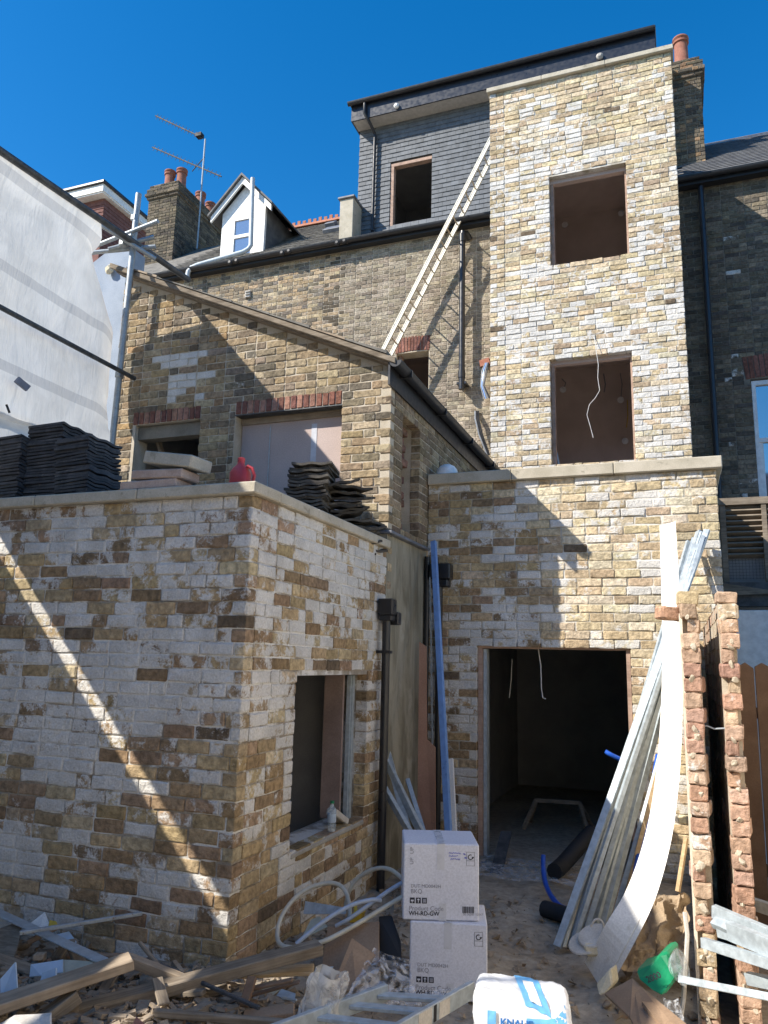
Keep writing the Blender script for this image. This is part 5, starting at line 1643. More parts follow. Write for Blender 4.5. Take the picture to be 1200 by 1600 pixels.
def carton(fl, th, w, d, h, label, top):
    """fl: front left bottom corner, th: turn about the vertical"""
    u = V(math.cos(th), math.sin(th), 0)
    dn = V(-math.sin(th), math.cos(th), 0)
    n = -dn
    fl = Vector(fl)
    t = thing('carton', label, 'box', fl + u * w / 2 + dn * d / 2)
    c = fl + u * w / 2 + dn * d / 2 + V(0, 0, h / 2)
    MB().obox(c, u * w / 2, dn * d / 2, V(0, 0, h / 2)).build('box_body', M['box_white'], t, bevel=0.006)
    def at(x, z):
        return fl + u * (x * w) + V(0, 0, z * h)
    def rect(name, x0, x1, z0, z1, mat, off=0.0015):
        p = [at(x0, z0), at(x1, z0), at(x1, z1), at(x0, z1)]
        return MB().add([q + n * off for q in p], [(0, 1, 2, 3)]).build(name, mat, t)
    # flap seam and tape
    MB().obox(fl + u * w / 2 + dn * d * 0.5 + V(0, 0, h + 0.0008), u * w * 0.05, dn * d * 0.5, V(0, 0, 0.0006)).build('tape', M['tape'], t)
    rect('tape', 0.44, 0.54, 0.66, 0.998, M['tape'], 0.001)
    rect('tape', 0.47, 0.57, 0.0, 0.22, M['tape'], 0.001)
    text(t, 'print', 'Product Code', at(0.08, 0.125), u, n, 0.034, M['ink_grey'])
    text(t, 'print', 'WH-RD-GW', at(0.08, 0.062), u, n, 0.031, M['ink'], 0.0008)
    text(t, 'print', 'DUT MD0042H', at(0.10, 0.42), u, n, 0.026, M['ink_grey'])
    text(t, 'print', 'BKQ', at(0.10, 0.345), u, n, 0.032, M['ink_grey'])
    for k in range(3):
        x = 0.09 + k * 0.08
        ic = rect('handling_symbol', x, x + 0.065, 0.215, 0.29, M['ink'])
        p0 = at(x + 0.0325, 0.2525) + n * 0.003
        if k == 0:
            MB().obox(p0, u * 0.008, n * 0.0004, V(0, 0, 0.004)).obox(p0 + V(0, 0, -0.007), u * 0.002, n * 0.0004, V(0, 0, 0.004)).build('symbol_mark', M['box_white'], ic)
        elif k == 1:
            MB().add([p0 + u * 0.009 + V(0, 0, 0.003), p0 - u * 0.009 + V(0, 0, 0.003), p0 + V(0, 0, 0.012)], [(0, 1, 2)]).obox(p0 - V(0, 0, 0.004), u * 0.002, n * 0.0004, V(0, 0, 0.007)).build('symbol_mark', M['box_white'], ic)
        else:
            m2 = MB()
            for q in (-0.006, 0, 0.006):
                m2.obox(p0 + u * q, u * 0.0013, n * 0.0004, V(0, 0, 0.010))
            m2.build('symbol_mark', M['box_white'], ic)
    bc = MB()
    rr = random.Random(3)
    x = 0.78
    while x < 0.925:
        ww = rr.choice((0.004, 0.007, 0.011))
        p = [at(x, 0.105), at(x + ww, 0.105), at(x + ww, 0.19), at(x, 0.19)]
        bc.add([q + n * 0.0015 for q in p], [(0, 1, 2, 3)])
        x += ww + rr.choice((0.004, 0.006))
    bc.build('barcode', M['ink'], t)
    text(t, 'print', '50 36581 12047', at(0.79, 0.075), u, n, 0.017, M['ink_grey'])
    # recycling mark in a frame
    m2 = MB()
    cpt = at(0.885, 0.835) + n * 0.0016
    K = 14
    for k in range(K):
        a0, a1 = R(60) + k / K * R(290), R(60) + (k + 1) / K * R(290)
        q = []
        for rad, a in ((0.010, a0), (0.015, a0), (0.015, a1), (0.010, a1)):
            q.append(cpt + u * rad * math.cos(a) + V(0, 0, rad * math.sin(a)))
        m2.add(q, [(0, 1, 2, 3)])
    m2.add([cpt + u * 0.022 + V(0, 0, 0.002), cpt + u * 0.006 + V(0, 0, 0.002), cpt + u * 0.014 + V(0, 0, -0.010)], [(0, 1, 2)])
    for (x0, x1, z0, z1) in ((0.835, 0.94, 0.898, 0.902), (0.835, 0.94, 0.718, 0.722), (0.835, 0.94, 0.785, 0.789), (0.833, 0.837, 0.718, 0.902), (0.938, 0.942, 0.718, 0.902)):
        p = [at(x0, z0), at(x1, z0), at(x1, z1), at(x0, z1)]
        m2.add([q + n * 0.0016 for q in p], [(0, 1, 2, 3)])
    m2.build('recycling_mark', M['ink'], t)
    if top:
        rs = random.Random(8)
        for (x, z, L) in ((0.60, 0.885, 0.16), (0.60, 0.845, 0.12), (0.62, 0.805, 0.13), (0.79, 0.875, 0.03), (0.81, 0.825, 0.03)):
            pts = [at(x + L * q / 16, z + 0.012 * rs.uniform(-1, 1)) + n * 0.002 for q in range(17)]
            MB().tube(pts, 0.0014, 4).build('handwriting', M['ink_blue'], t)
        text(t, 'print', 'UP', at(0.13, 0.86), V(0, 0, 1), n, 0.03, M['ink_grey'])
        text(t, 'print', 'UP', at(0.13, 0.72), V(0, 0, 1), n, 0.03, M['ink_grey'])
    return t
BL = Vector((-1.458, 4.450, -0.121))
H1 = 0.395
th1, th2 = R(16), R(21)
BL.z = -0.17
BL.x -= 0.025
carton(BL, th1, 0.43, 0.37, H1, 'lower white printed carton on the ground in front of the doorway', False)
TL = Vector((-1.495, 4.440, 0.230))
TL.x -= 0.03
TL.z = BL.z + H1 + 0.004
carton(TL, th2, 0.43, 0.37, 0.405, 'upper white printed carton with blue handwriting, stacked on another', True)

# ------------------------------------------------------------------ plaster bags
def bag_mesh(c, w, d, h, seed, nx=36):
    vs, fs = [], []
    bm = bmesh.new()
    bmesh.ops.create_cube(bm, size=2.0)
    bmesh.ops.subdivide_edges(bm, edges=list(bm.edges), cuts=30, use_grid_fill=True)
    mb = MB()
    for v in bm.verts:
        x, y, z = v.co
        q = 12.0
        L = (abs(x) ** q + abs(y) ** q + abs(z) ** q) ** (1 / q)
        p = Vector((x, y, z)) / L
        puff = 1 - 0.07 * (x + 1) * 0.5 - 0.03 * abs(x) ** 4 + 0.02 * (1 - y)
        n1 = noise.noise(Vector((p.x * 2.1, p.y * 2.1, p.z * 2.1 + seed)))
        n2 = noise.noise(Vector((p.x * 5.5 + p.z * 2, p.y * 3.0, p.z * 3.0 + seed)))
        n3 = abs(noise.noise(Vector((p.x * 7 + p.y * 3, p.y * 4, p.z * 5 + seed * 2))))
        k = 1 + 0.02 * n1 + 0.014 * n2 - 0.045 * n3 - 0.02 * abs(noise.noise(Vector((p.x * 13 + p.z * 4, p.y * 6, p.z * 9))))
        v.co = Vector((c[0] + p.x * w / 2 * k, c[1] + p.y * d / 2 * k, c[2] + p.z * h / 2 * k * puff - 0.022 * p.x + 0.02 * p.x * p.y))
    mb.v = [v.co[:] for v in bm.verts]
    bm.verts.index_update()
    mb.f = [tuple(v.index for v in f.verts) for f in bm.faces]
    bm.free()
    return mb
BC = (-0.515, 2.81, 0.445)
bag = thing('plaster_bag', 'sunlit white and blue paper plaster bag, topmost at the bottom of the view', 'bag', (BC[0], BC[1], 0.30))
bagm = bag_mesh(BC, 0.315, 0.27, 0.30, 4.0).build('bag_body', M['white_upvc'], bag, smooth=True)
bagdeps = {}
def drape(par, name, mat, x0, x1, v0, v1, face, nu=14, nv=14, off=0.003, shape=None):
    """print lying on the bag surface: project a patch on to the bag by ray casting its mesh"""
    from mathutils.bvhtree import BVHTree
    if 'b' not in bagdeps:
        me = bagm.data
        o = OFF[bag.name]
        bagdeps['b'] = BVHTree.FromPolygons([v.co + o for v in me.vertices], [tuple(p.vertices) for p in me.polygons])
    T = bagdeps['b']
    def fn(i, j):
        a = x0 + (x1 - x0) * i
        b = v0 + (v1 - v0) * j
        if shape:
            a, b = shape(a, b)
        if face == 'top':
            hit = T.ray_cast(Vector((a, b, 2)), Vector((0, 0, -1)))[0]
            return tuple(hit + V(0, 0, off)) if hit else (a, b, 0.6)
        if face == 'left':
            hit = T.ray_cast(Vector((-2, a, b)), Vector((1, 0, 0)))[0]
            return tuple(hit + V(-off, 0, 0)) if hit else (-0.68, a, b)
        hit = T.ray_cast(Vector((a, 0.5, b)), Vector((0, 1, 0)))[0]
        return tuple(hit + V(0, -off, 0)) if hit else (a, 2.58, b)
    return MB().grid(fn, nu, nv).build(name, mat, par, smooth=True)
sk = lambda a, b: (a + (b - 2.81) * -0.16, b)
drape(bag, 'printed_band', M['bag_blue'], -0.525, -0.445, 2.69, 2.94, 'top', shape=sk)
drape(bag, 'printed_panel', M['white_trim'], -0.503, -0.468, 2.72, 2.88, 'top', off=0.005, shape=sk)
drape(bag, 'printed_square', M['bag_blue'], -0.625, -0.598, 0.50, 0.572, 'front')
drape(bag, 'printed_panel', M['bag_blue'], -0.503, -0.378, 0.515, 0.560, 'front')
drape(bag, 'printed_stripe', M['bag_blue'], 2.74, 2.83, 0.42, 0.55, 'left')
def bag_text(s, x, z, size, mat, bold):
    from mathutils.bvhtree import BVHTree
    o = text(bag, 'lettering', s, (x, 2.0, z), (1, 0, 0), (0, -1, 0), size, mat, bold)
    T = bagdeps['b']
    off = OFF[bag.name]
    for v in o.data.vertices:
        w = v.co + off
        hit = T.ray_cast(Vector((w.x, 0.5, w.z)), Vector((0, 1, 0)))[0]
        if hit:
            v.co = hit + V(0, -0.0055, 0) - off
bag_text('KNAUF', -0.585, 0.532, 0.031, M['bag_navy'], 0.0012)
bag_text('PLASTERBOARD', -0.497, 0.534, 0.0158, M['white_trim'], 0.0004)
bag.rotation_euler = (0, 0, R(11))
bag.location.x -= 0.025
for k, z in enumerate((0.15,)):
    b2 = bag_mesh((-0.51 + 0.02 * k, 2.82, z - 0.02), 0.33, 0.28, 0.32, 6.0 + k).build('plaster_bag', M['white_upvc'], loc=(-0.5, 2.77, z - 0.18), smooth=True)
    tag(b2, 'plain white plaster bag carrying the bags above it' if k == 0 else 'lowest white plaster bag on the ground under the stack', 'bag')

# ------------------------------------------------------------------ coiled conduit
def loop_obj(name, pts, r, mat, label, cat):
    P = spline(pts, 8)
    o = MB().tube(P, r, 10).build(name, M[mat], loc=P[0], smooth=True)
    return tag(o, label, cat)
loop_obj('conduit_coil', [(-1.546, 4.620, 0.322), (-1.678, 4.550, 0.244), (-1.812, 4.450, 0.162), (-1.956, 4.350, 0.087), (-2.083, 4.300, 0.051), (-2.207, 4.320, 0.034), (-2.288, 4.400, 0.054), (-2.316, 4.500, 0.128), (-2.326, 4.700, 0.183), (-2.252, 4.800, 0.232), (-2.142, 4.850, 0.252), (-2.060, 4.850, 0.223), (-2.001, 4.800, 0.149), (-1.977, 4.750, 0.074)], 0.0135, 'conduit', 'cream flexible conduit looped in a big coil beside the cartons', 'conduit')
loop_obj('conduit_coil', [(-2.069, 4.900, 0.115), (-2.046, 4.900, 0.205), (-1.986, 4.900, 0.288), (-1.871, 4.880, 0.359), (-1.761, 4.850, 0.377), (-1.658, 4.800, 0.348), (-1.549, 4.750, 0.286)], 0.013, 'conduit', 'short cream conduit arc rising behind the cartons', 'conduit')
loop_obj('conduit_coil', [(-1.554, 4.700, 0.391), (-1.659, 4.600, 0.331), (-1.779, 4.550, 0.242), (-1.877, 4.500, 0.170), (-1.957, 4.500, 0.122)], 0.012, 'conduit_blue', 'straight blue grey conduit lying across the coil', 'conduit')
loop_obj('conduit_coil', [(-2.112, 4.300, 0.064), (-2.031, 4.350, 0.137), (-1.936, 4.400, 0.210), (-1.831, 4.450, 0.268), (-1.740, 4.500, 0.291), (-1.699, 4.550, 0.280)], 0.012, 'conduit_blue', 'bent blue grey conduit inside the cream coil', 'conduit')
o = MB().obox((-1.862, 4.600, 0.159), (0.028, 0.01, 0), (0, 0.03, 0), (0.01, 0, 0.03)).tube([(-1.875, 4.600, 0.171), (-1.889, 4.620, 0.221)], 0.012, 8).build('yellow_valve', M['yellow'], loc=(-1.861, 4.600, 0.131), bevel=0.008)
tag(o, 'small yellow plastic fitting behind the conduit coil', 'fitting')

# blue water pipes
loop_obj('water_pipe', [(-1.156, 7.000, 0.077), (-1.150, 6.950, -0.008), (-1.111, 6.800, -0.083), (-1.040, 6.600, -0.121), (-0.942, 6.400, -0.137), (-0.853, 6.300, -0.130)], 0.02, 'blue_pipe', 'bright blue plastic pipe curving out of the doorway', 'pipe')
loop_obj('water_pipe', [(-0.212, 7.200, 0.927), (-0.235, 7.100, 0.808), (-0.267, 6.900, 0.607), (-0.320, 6.600, 0.413), (-0.359, 6.300, 0.244), (-0.384, 6.200, 0.134)], 0.022, 'blue_pipe', 'blue plastic pipe standing behind the steel studs', 'pipe')
loop_obj('water_pipe', [(-0.651, 7.300, 0.922), (-0.576, 7.300, 0.884), (-0.371, 7.400, 0.790)], 0.02, 'blue_pipe', 'short blue pipe end sticking out left of the studs', 'pipe')
loop_obj('drain_hose', [(-1.098, 7.200, -0.093), (-1.049, 7.400, -0.070), (-0.932, 7.600, 0.052), (-0.837, 7.800, 0.145)], 0.07, 'rubber', 'black ribbed drain pipe lying in the doorway', 'pipe')
loop_obj('drain_hose', [(-1.042, 6.300, -0.145), (-0.949, 6.250, -0.142), (-0.840, 6.200, -0.146)], 0.06, 'rubber', 'black rubber pipe offcut at the foot of the studs', 'pipe')

# inside the doorway: trestle, hanging wires, polythene on the floor, sheet
tr = thing('trestle', 'small work trestle standing in the dark doorway', 'trestle', (-1.3, 9.6, -0.17))
T0, T1 = Vector((-1.625, 9.400, 0.125)), Vector((-1.141, 9.400, 0.137))
MB().bar(T0, T1, 0.06, 0.04).build('beam', M['timber'], tr)
for (a, dx, dy) in ((T0, -0.12, -0.2), (T0, -0.12, 0.25), (T1, 0.12, -0.2), (T1, 0.12, 0.25)):
    b = Vector(a) + V(dx, dy, 0)
    b.z = -0.17
    MB().bar(a, b, 0.035, 0.035).build('leg', M['timber'], tr)
w1 = MB().tube([(-1.333, 7.900, 1.850), (-1.304, 7.900, 1.649), (-1.301, 7.900, 1.431), (-1.289, 7.900, 1.338), (-1.258, 7.900, 1.327)], 0.005, 6).build('hanging_wire', M['cable'], loc=(-1.289, 7.900, 1.338))
tag(w1, 'white wire hanging from the doorway head', 'wire')
w1 = MB().tube([(-1.734, 8.600, 1.710), (-1.743, 8.600, 1.503), (-1.765, 8.600, 1.297)], 0.005, 6).build('hanging_wire', M['cable'], loc=(-1.765, 8.600, 1.297))
tag(w1, 'fainter wire hanging deeper inside the doorway', 'wire')
pl = MB().grid(lambda i, j: (-1.85 + 1.2 * i + 0.08 * noise.noise(Vector((i * 3, j * 3, 1))), 7.0 + 0.75 * j + 0.06 * noise.noise(Vector((i * 4, j, 6))), -0.150 + 0.03 * abs(noise.noise(Vector((i * 7, j * 7, 3))))), 26, 16).build('floor_sheet', M['film'], loc=(-1.2, 7.3, -0.17), smooth=True)
tag(pl, 'dusty plastic dust sheet lying on the threshold', 'sheet')
bd = MB().obox((-1.641, 7.350, -0.204), (0.05, 0.02, 0), (-0.02, 0.55, 0.25), (0, 0, 0.012)).build('leaning_board', M['scaf_dark'], loc=(-1.608, 7.200, -0.271))
tag(bd, 'dark board sloping down on to the threshold inside the doorway', 'board')
for k, (px, h) in enumerate(((0.0, 1.2), (0.35, 0.9))):
    pass
# window sill bottle and block
bo_ = thing('water_bottle', 'clear plastic water bottle with green cap on the window sill', 'bottle', (-2.50, 5.60, 0.392))
MB().lathe((-2.50, 5.60, 0.393), [(0.030, 0), (0.033, 0.01), (0.033, 0.05), (0.030, 0.055), (0.033, 0.06), (0.033, 0.14), (0.028, 0.165), (0.013, 0.19), (0.013, 0.2)], 16).build('bottle_body', M['bottle'], bo_, smooth=True)
MB().lathe((-2.50, 5.60, 0.593), [(0.0155, 0), (0.0155, 0.018)], 14).build('cap', M['green_can'], bo_)
MB().lathe((-2.50, 5.60, 0.46), [(0.0335, 0), (0.0335, 0.06)], 16).build('bottle_label', M['blue_panel'], bo_)
sb = MB().obox((-2.54, 5.80, 0.46), (0, 0.12, -0.055), (0.045, 0, 0), (0, 0.012, 0.022)).build('mortar_scrap', M['dust_white'], loc=(-2.54, 5.8, 0.393), bevel=0.006)
tag(sb, 'pale scrap of board lying on the window sill by the bottle', 'scrap')

# ------------------------------------------------------------------ debris at lower right
heap = MB().grid(quadpatch(Vector((-0.476, 5.100, -0.087)), Vector((-0.037, 5.150, -0.028)), Vector((-0.020, 5.700, 0.225)), Vector((-0.372, 5.650, 0.219)), 0.10, 5.0), 34, 30)
heap = heap.build('soil_heap', M['soil'], loc=(-0.250, 5.250, -0.067), smooth=True)
tag(heap, 'heap of brown soil piled against the cut wall', 'soil heap')
# green can: flattened tube on its side
gcn = thing('green_canister', 'green plastic canister lying on its side at the foot of the cut wall', 'canister', (-0.199, 4.700, -0.053))
ga, gb = Vector((-0.277, 4.720, 0.011)), Vector((-0.143, 4.550, 0.068))
P = [V(-0.298, 4.660, 0.080), V(-0.214, 4.680, 0.111), V(-0.174, 4.700, 0.166), V(-0.125, 4.700, 0.183), V(-0.124, 4.660, 0.125), V(-0.104, 4.580, 0.079), V(-0.157, 4.520, 0.023), V(-0.212, 4.540, 0.037), V(-0.282, 4.600, 0.060)]
MB().prism(P, (0.05, 0.16, 0.015)).build('can_body', M['green_can'], gcn, bevel=0.012)
text(gcn, 'lettering', '2000', Vector((-0.226, 4.540, 0.074)), (0.86, -0.1, 0.5), (-0.1, -0.98, 0.1), 0.04, M['ink'], 0.001, 0.012)
bk = thing('bucket', 'clear grey plastic bucket lid and rim beside the green canister', 'bucket', (-0.074, 4.620, 0.115))
MB().lathe((-0.121, 4.660, 0.119), [(0.02, 0.0), (0.05, 0.02), (0.075, 0.05), (0.085, 0.06), (0.06, 0.065)], 18, axis=V(0.85, -0.4, 0.3)).build('bucket_body', M['bottle'], bk, smooth=True)
MB().tube([(-0.037, 4.750, 0.374), (-0.029, 4.720, 0.274), (-0.041, 4.700, 0.155), (-0.062, 4.660, -0.017), (-0.078, 4.600, -0.087)], 0.012, 6).build('rim', M['dust_white'], bk)
for (a, b, m, lab) in (((-0.628, 5.250, 0.046), (-0.483, 5.150, 0.059), 'dust_white', 'upper'), ((-0.695, 5.250, -0.007), (-0.532, 5.150, 0.017), 'dust_white', 'lower')):
    a, b = Vector(a), Vector(b)
    c = (a + b) / 2
    o = MB().lathe(c, [(0.02, -0.03), (0.09, -0.012), (0.105, 0.004), (0.10, 0.012), (0.02, 0.014)], 18, axis=V(-0.25, -0.35, 0.9)).build('dusty_lid', M[m], loc=c, smooth=True)
    tag(o, f'{lab} of two dusty white tub lids at the foot of the studs', 'lid')
hd = MB().tube(spline([(-0.580, 5.200, 0.103), (-0.552, 5.200, 0.146), (-0.515, 5.200, 0.143), (-0.505, 5.200, 0.105), (-0.525, 5.200, 0.053)], 5), 0.007, 7).build('tub_handle', M['dust_white'], loc=(-0.554, 5.200, 0.099), smooth=True)
tag(hd, 'white curved tub handle beside the dusty lids', 'handle')
cf = MB().obox((-0.566, 5.150, -0.001), (0.045, 0, 0.008), (0, 0.04, 0), (-0.008, 0, 0.035)).build('foam_block', M['cream_foam'], loc=(-0.567, 5.150, -0.036), bevel=0.015)
tag(cf, 'cream block under the dusty tub lids', 'block')
cf = MB().prism([(-0.521, 4.850, -0.087), (-0.443, 4.860, 0.003), (-0.429, 4.820, -0.069), (-0.465, 4.800, -0.106), (-0.503, 4.800, -0.125)], (0.03, 0.10, 0)).build('foam_block', M['cream_foam'], loc=(-0.474, 4.850, -0.134), bevel=0.008)
tag(cf, 'cream foam wedge under the bottom end of the white board', 'block')
# torn cardboard sheet in the lower right
cbp = [(-0.464, 4.750, -0.088), (-0.314, 4.700, 0.027), (-0.271, 4.600, 0.031), (-0.040, 4.000, 0.114), (-0.017, 3.700, 0.144), (-0.204, 3.750, 0.090), (-0.296, 4.200, 0.027)]
cb = MB().prism(cbp, (0, 0.004, -0.012)).build('cardboard_sheet', M['cardboard'], loc=cbp[0])
tag(cb, 'torn brown cardboard sheet in the lower right foreground', 'cardboard')
cb = MB().prism([(-0.247, 4.280, 0.055), (-0.198, 4.300, 0.050), (-0.075, 3.950, 0.082), (-0.119, 3.900, 0.079)], (0, 0.004, 0.02)).build('cardboard_flap', M['cardboard'], loc=(-0.227, 4.300, 0.042))
tag(cb, 'small folded flap on the torn cardboard sheet', 'cardboard')
fl_ = MB().grid(quadpatch(Vector((-0.124, 4.250, 0.009)), Vector((-0.050, 4.250, 0.022)), Vector((-0.083, 4.450, 0.054)), Vector((-0.155, 4.450, 0.043)), 0.04, 8.0), 12, 12).build('plastic_wrap', M['film'], loc=(-0.128, 4.400, -0.048), smooth=True)
tag(fl_, 'crumpled clear plastic under the green canister', 'plastic')

# ------------------------------------------------------------------ debris between wall and cartons
def plank(a, b, w, h, mat, label, cat='plank', name='timber_plank', hint=V(0, 0, 1), bevel=0.004):
    a, b = Vector(a), Vector(b)
    L = (b - a).length
    mb = MB().box(0, L, -w / 2, w / 2, -h / 2, h / 2)
    o = mb.build(name, M[mat], loc=(0, 0, 0), bevel=bevel)
    d, s, u = frame_axes(b - a, hint)
    m = Matrix((d, -s, u)).transposed().to_4x4()
    m.translation = a
    o.matrix_world = m
    OFF[o.name] = a
    return tag(o, label, cat)
plank((-2.953, 2.867, 0.100), (-2.513, 3.351, 0.220), 0.13, 0.045, 'timber', 'thick pale plank slanting up from the left edge over the rubble')
plank((-2.755, 3.025, 0.020), (-2.652, 3.162, 0.120), 0.08, 0.06, 'timber_old', 'short brown timber end poking out under the thick pale plank')
plank((-2.797, 3.127, 0.000), (-1.874, 4.104, 0.140), 0.10, 0.055, 'timber_old', 'long grey timber beam lying across the rubble below the corner')
plank((-2.693, 3.549, 0.140), (-2.378, 3.614, 0.060), 0.05, 0.05, 'timber', 'short square batten meeting the end of the pale plank')
plank((-4.133, 4.020, 0.077), (-2.681, 3.479, 0.120), 0.07, 0.012, 'galv', 'grey metal strip sloping down along the shaded wall', 'metal strip', 'metal_strip')
plank((-3.458, 3.605, 0.140), (-3.028, 4.100, 0.162), 0.022, 0.022, 'scaf', 'thin dark bar leaning up against the shaded wall', 'bar', 'thin_bar')
plank((-2.772, 3.829, 0.040), (-1.850, 3.416, 0.100), 0.018, 0.018, 'scaf_dark', 'thin black rod slanting across the long grey beam', 'rod', 'thin_rod')
plank((-2.277, 3.950, 0.005), (-1.905, 4.100, 0.027), 0.12, 0.02, 'timber_new', 'broken fresh timber board end catching a streak of sun')
plank((-2.310, 3.269, 0.060), (-1.619, 3.439, 0.060), 0.035, 0.03, 'timber_old', 'thin dirty lath in the bottom foreground')
plank((-2.466, 3.643, -0.040), (-2.227, 3.763, 0.000), 0.07, 0.03, 'timber_old', 'dark board offcut under the long grey beam')
plank((-2.786, 3.452, 0.000), (-2.089, 3.404, 0.020), 0.05, 0.025, 'timber', 'grubby batten lying flat between the two beams')
plank((-2.443, 3.957, -0.060), (-1.992, 3.913, -0.060), 0.06, 0.02, 'timber_old', 'split board lying in the dark gap under the black rod')
plank((-3.499, 3.484, 0.050), (-3.191, 3.488, 0.020), 0.09, 0.02, 'timber_old', 'short broken board by the blue sheets')
def sheet(pts, mat, label, cat='sheet', name='broken_sheet', t=0.010):
    P = [Vector(p) for p in pts]
    n = (P[1] - P[0]).cross(P[2] - P[0]).normalized()
    o = MB().prism(P, n * t).build(name, M[mat], loc=P[0])
    return tag(o, label, cat)
sheet([(-2.994, 3.050, 0.081), (-3.060, 3.100, 0.140), (-3.027, 3.150, 0.204), (-2.902, 3.050, 0.133)], 'blue_panel', 'pale blue pointed sheet fragment at the left edge')
sheet([(-3.166, 3.400, 0.035), (-3.212, 3.450, 0.069), (-3.053, 3.500, 0.100), (-2.958, 3.400, 0.087), (-3.075, 3.380, 0.061)], 'blue_panel', 'pale blue angled sheet behind the thick plank')
sheet([(-2.969, 3.250, 0.042), (-2.996, 3.300, 0.111), (-2.916, 3.300, 0.146), (-2.867, 3.250, 0.097)], 'blue_panel', 'small upright pale blue piece beside the thick plank')
sheet([(-3.101, 3.550, 0.077), (-2.886, 3.530, 0.106), (-2.769, 3.420, 0.089), (-2.955, 3.400, 0.061)], 'cream_sheet', 'cream coloured sheet behind the thick plank')
sheet([(-3.663, 3.900, 0.083), (-3.612, 3.950, 0.136), (-3.470, 3.860, 0.085), (-3.545, 3.840, 0.077)], 'white_trim', 'white paper scrap leaning on the shaded wall', 'scrap', 'paper_scrap', 0.003)
sheet([(-3.494, 3.860, 0.089), (-3.417, 3.860, 0.106), (-3.474, 3.900, 0.114), (-3.522, 3.900, 0.115)], 'yellow', 'yellow scrap beside the white paper on the rubble', 'scrap', 'paper_scrap', 0.003)
sheet([(-3.412, 3.800, 0.076), (-3.306, 3.820, 0.108), (-3.186, 3.750, 0.089), (-3.227, 3.720, 0.073)], 'blue_panel', 'dim blue wrapper behind the grey metal strip', 'wrapper', 'plastic_wrapper', 0.003)
sheet([(-2.616, 2.600, 0.175), (-2.529, 2.650, 0.230), (-2.448, 2.700, 0.229), (-2.392, 2.700, 0.243), (-2.292, 2.600, 0.216)], 'dust_white', 'sunlit cream slab corner at the very bottom left', 'slab', 'stone_slab', 0.03)
sheet([(-3.842, 3.850, 0.045), (-3.732, 3.900, 0.088), (-3.592, 3.750, 0.040), (-3.411, 3.500, -0.048), (-3.510, 3.500, -0.047)], 'timber_old', 'brown torn board leaning at the left edge', 'board', 'broken_board', 0.012)
sheet([(-2.152, 2.900, 0.168), (-2.168, 2.950, 0.187), (-2.068, 2.900, 0.183)], 'red_brick', 'small sunlit red brick chip at the bottom edge', 'brick chip', 'brick_chip', 0.04)
ro = random.Random(5)
for k in range(26):
    x, y = ro.uniform(-3.6, -1.9), ro.uniform(3.0, 3.95)
    a = ro.uniform(0, math.pi)
    L = ro.uniform(0.12, 0.38)
    z = ground_z(x, y) + ro.uniform(0.02, 0.10)
    plank((x, y, z), (x + L * math.cos(a), y + L * math.sin(a) * 0.6, z + ro.uniform(-0.05, 0.10)), ro.uniform(0.02, 0.07), ro.uniform(0.008, 0.03), ro.choice(('timber_old', 'timber', 'timber_old', 'fence', 'cardboard')), 'small broken offcut among the rubble below the shaded wall', 'offcut', 'timber_offcut')['group'] = 'offcuts in the rubble'
# cardboard pieces and rubber by the conduit
sheet([(-1.795, 4.050, -0.077), (-1.751, 4.250, 0.158), (-1.609, 4.250, 0.095), (-1.659, 4.100, -0.022)], 'cardboard', 'folded brown cardboard flap standing in front of the coil', 'cardboard', 'cardboard_flap', 0.006)
sheet([(-1.956, 4.300, -0.095), (-2.010, 4.500, 0.111), (-1.689, 4.500, 0.181), (-1.628, 4.350, 0.035)], 'cardboard', 'larger brown cardboard sheet behind the folded flap', 'cardboard', 'cardboard_sheet', 0.006)
sheet([(-1.665, 4.450, -0.002), (-1.709, 4.550, 0.192), (-1.641, 4.580, 0.199), (-1.555, 4.500, 0.098), (-1.528, 4.450, 0.018)], 'rubber', 'black rubber sheet standing left of the cartons', 'rubber sheet', 'rubber_sheet', 0.012)
sheet([(-1.912, 4.200, -0.032), (-1.904, 4.220, 0.001), (-1.843, 4.220, 0.013), (-1.859, 4.200, -0.024)], 'blue_panel', 'small blue label on the cardboard pile', 'scrap', 'paper_scrap', 0.002)
sheet([(-2.268, 4.700, 0.094), (-2.283, 4.750, 0.154), (-1.984, 4.700, 0.166), (-1.974, 4.680, 0.137)], 'galv', 'galvanised channel offcut behind the conduit coil', 'metal offcut', 'metal_offcut', 0.004)
sheet([(-2.191, 4.650, 0.088), (-2.136, 4.660, 0.107), (-2.055, 4.600, 0.077), (-2.182, 4.500, 0.018)], 'cream_sheet', 'olive plastic strip inside the conduit coil', 'plastic strip', 'plastic_strip', 0.006)
sheet([(-2.136, 3.900, -0.048), (-2.180, 3.950, -0.042), (-2.062, 3.980, -0.003), (-2.006, 3.920, -0.020), (-2.038, 3.860, -0.049)], 'cream_sheet', 'crumpled printed wrapper in the dark gap below the beam', 'wrapper', 'plastic_wrapper', 0.003)
sheet([(-1.990, 3.850, -0.023), (-1.988, 3.900, -0.010), (-1.898, 3.880, -0.010), (-1.863, 3.800, -0.017)], 'galv', 'small crumpled foil in the dark gap below the beam', 'foil', 'foil_scrap', 0.003)
plank((-1.977, 3.500, 0.013), (-1.764, 3.600, 0.039), 0.10, 0.02, 'cardboard', 'flat pale board offcut in the bottom foreground')
plank((-1.888, 3.700, 0.035), (-1.801, 3.700, 0.038), 0.012, 0.012, 'galv', 'short shiny rod in front of the crumpled foil', 'rod', 'thin_rod')
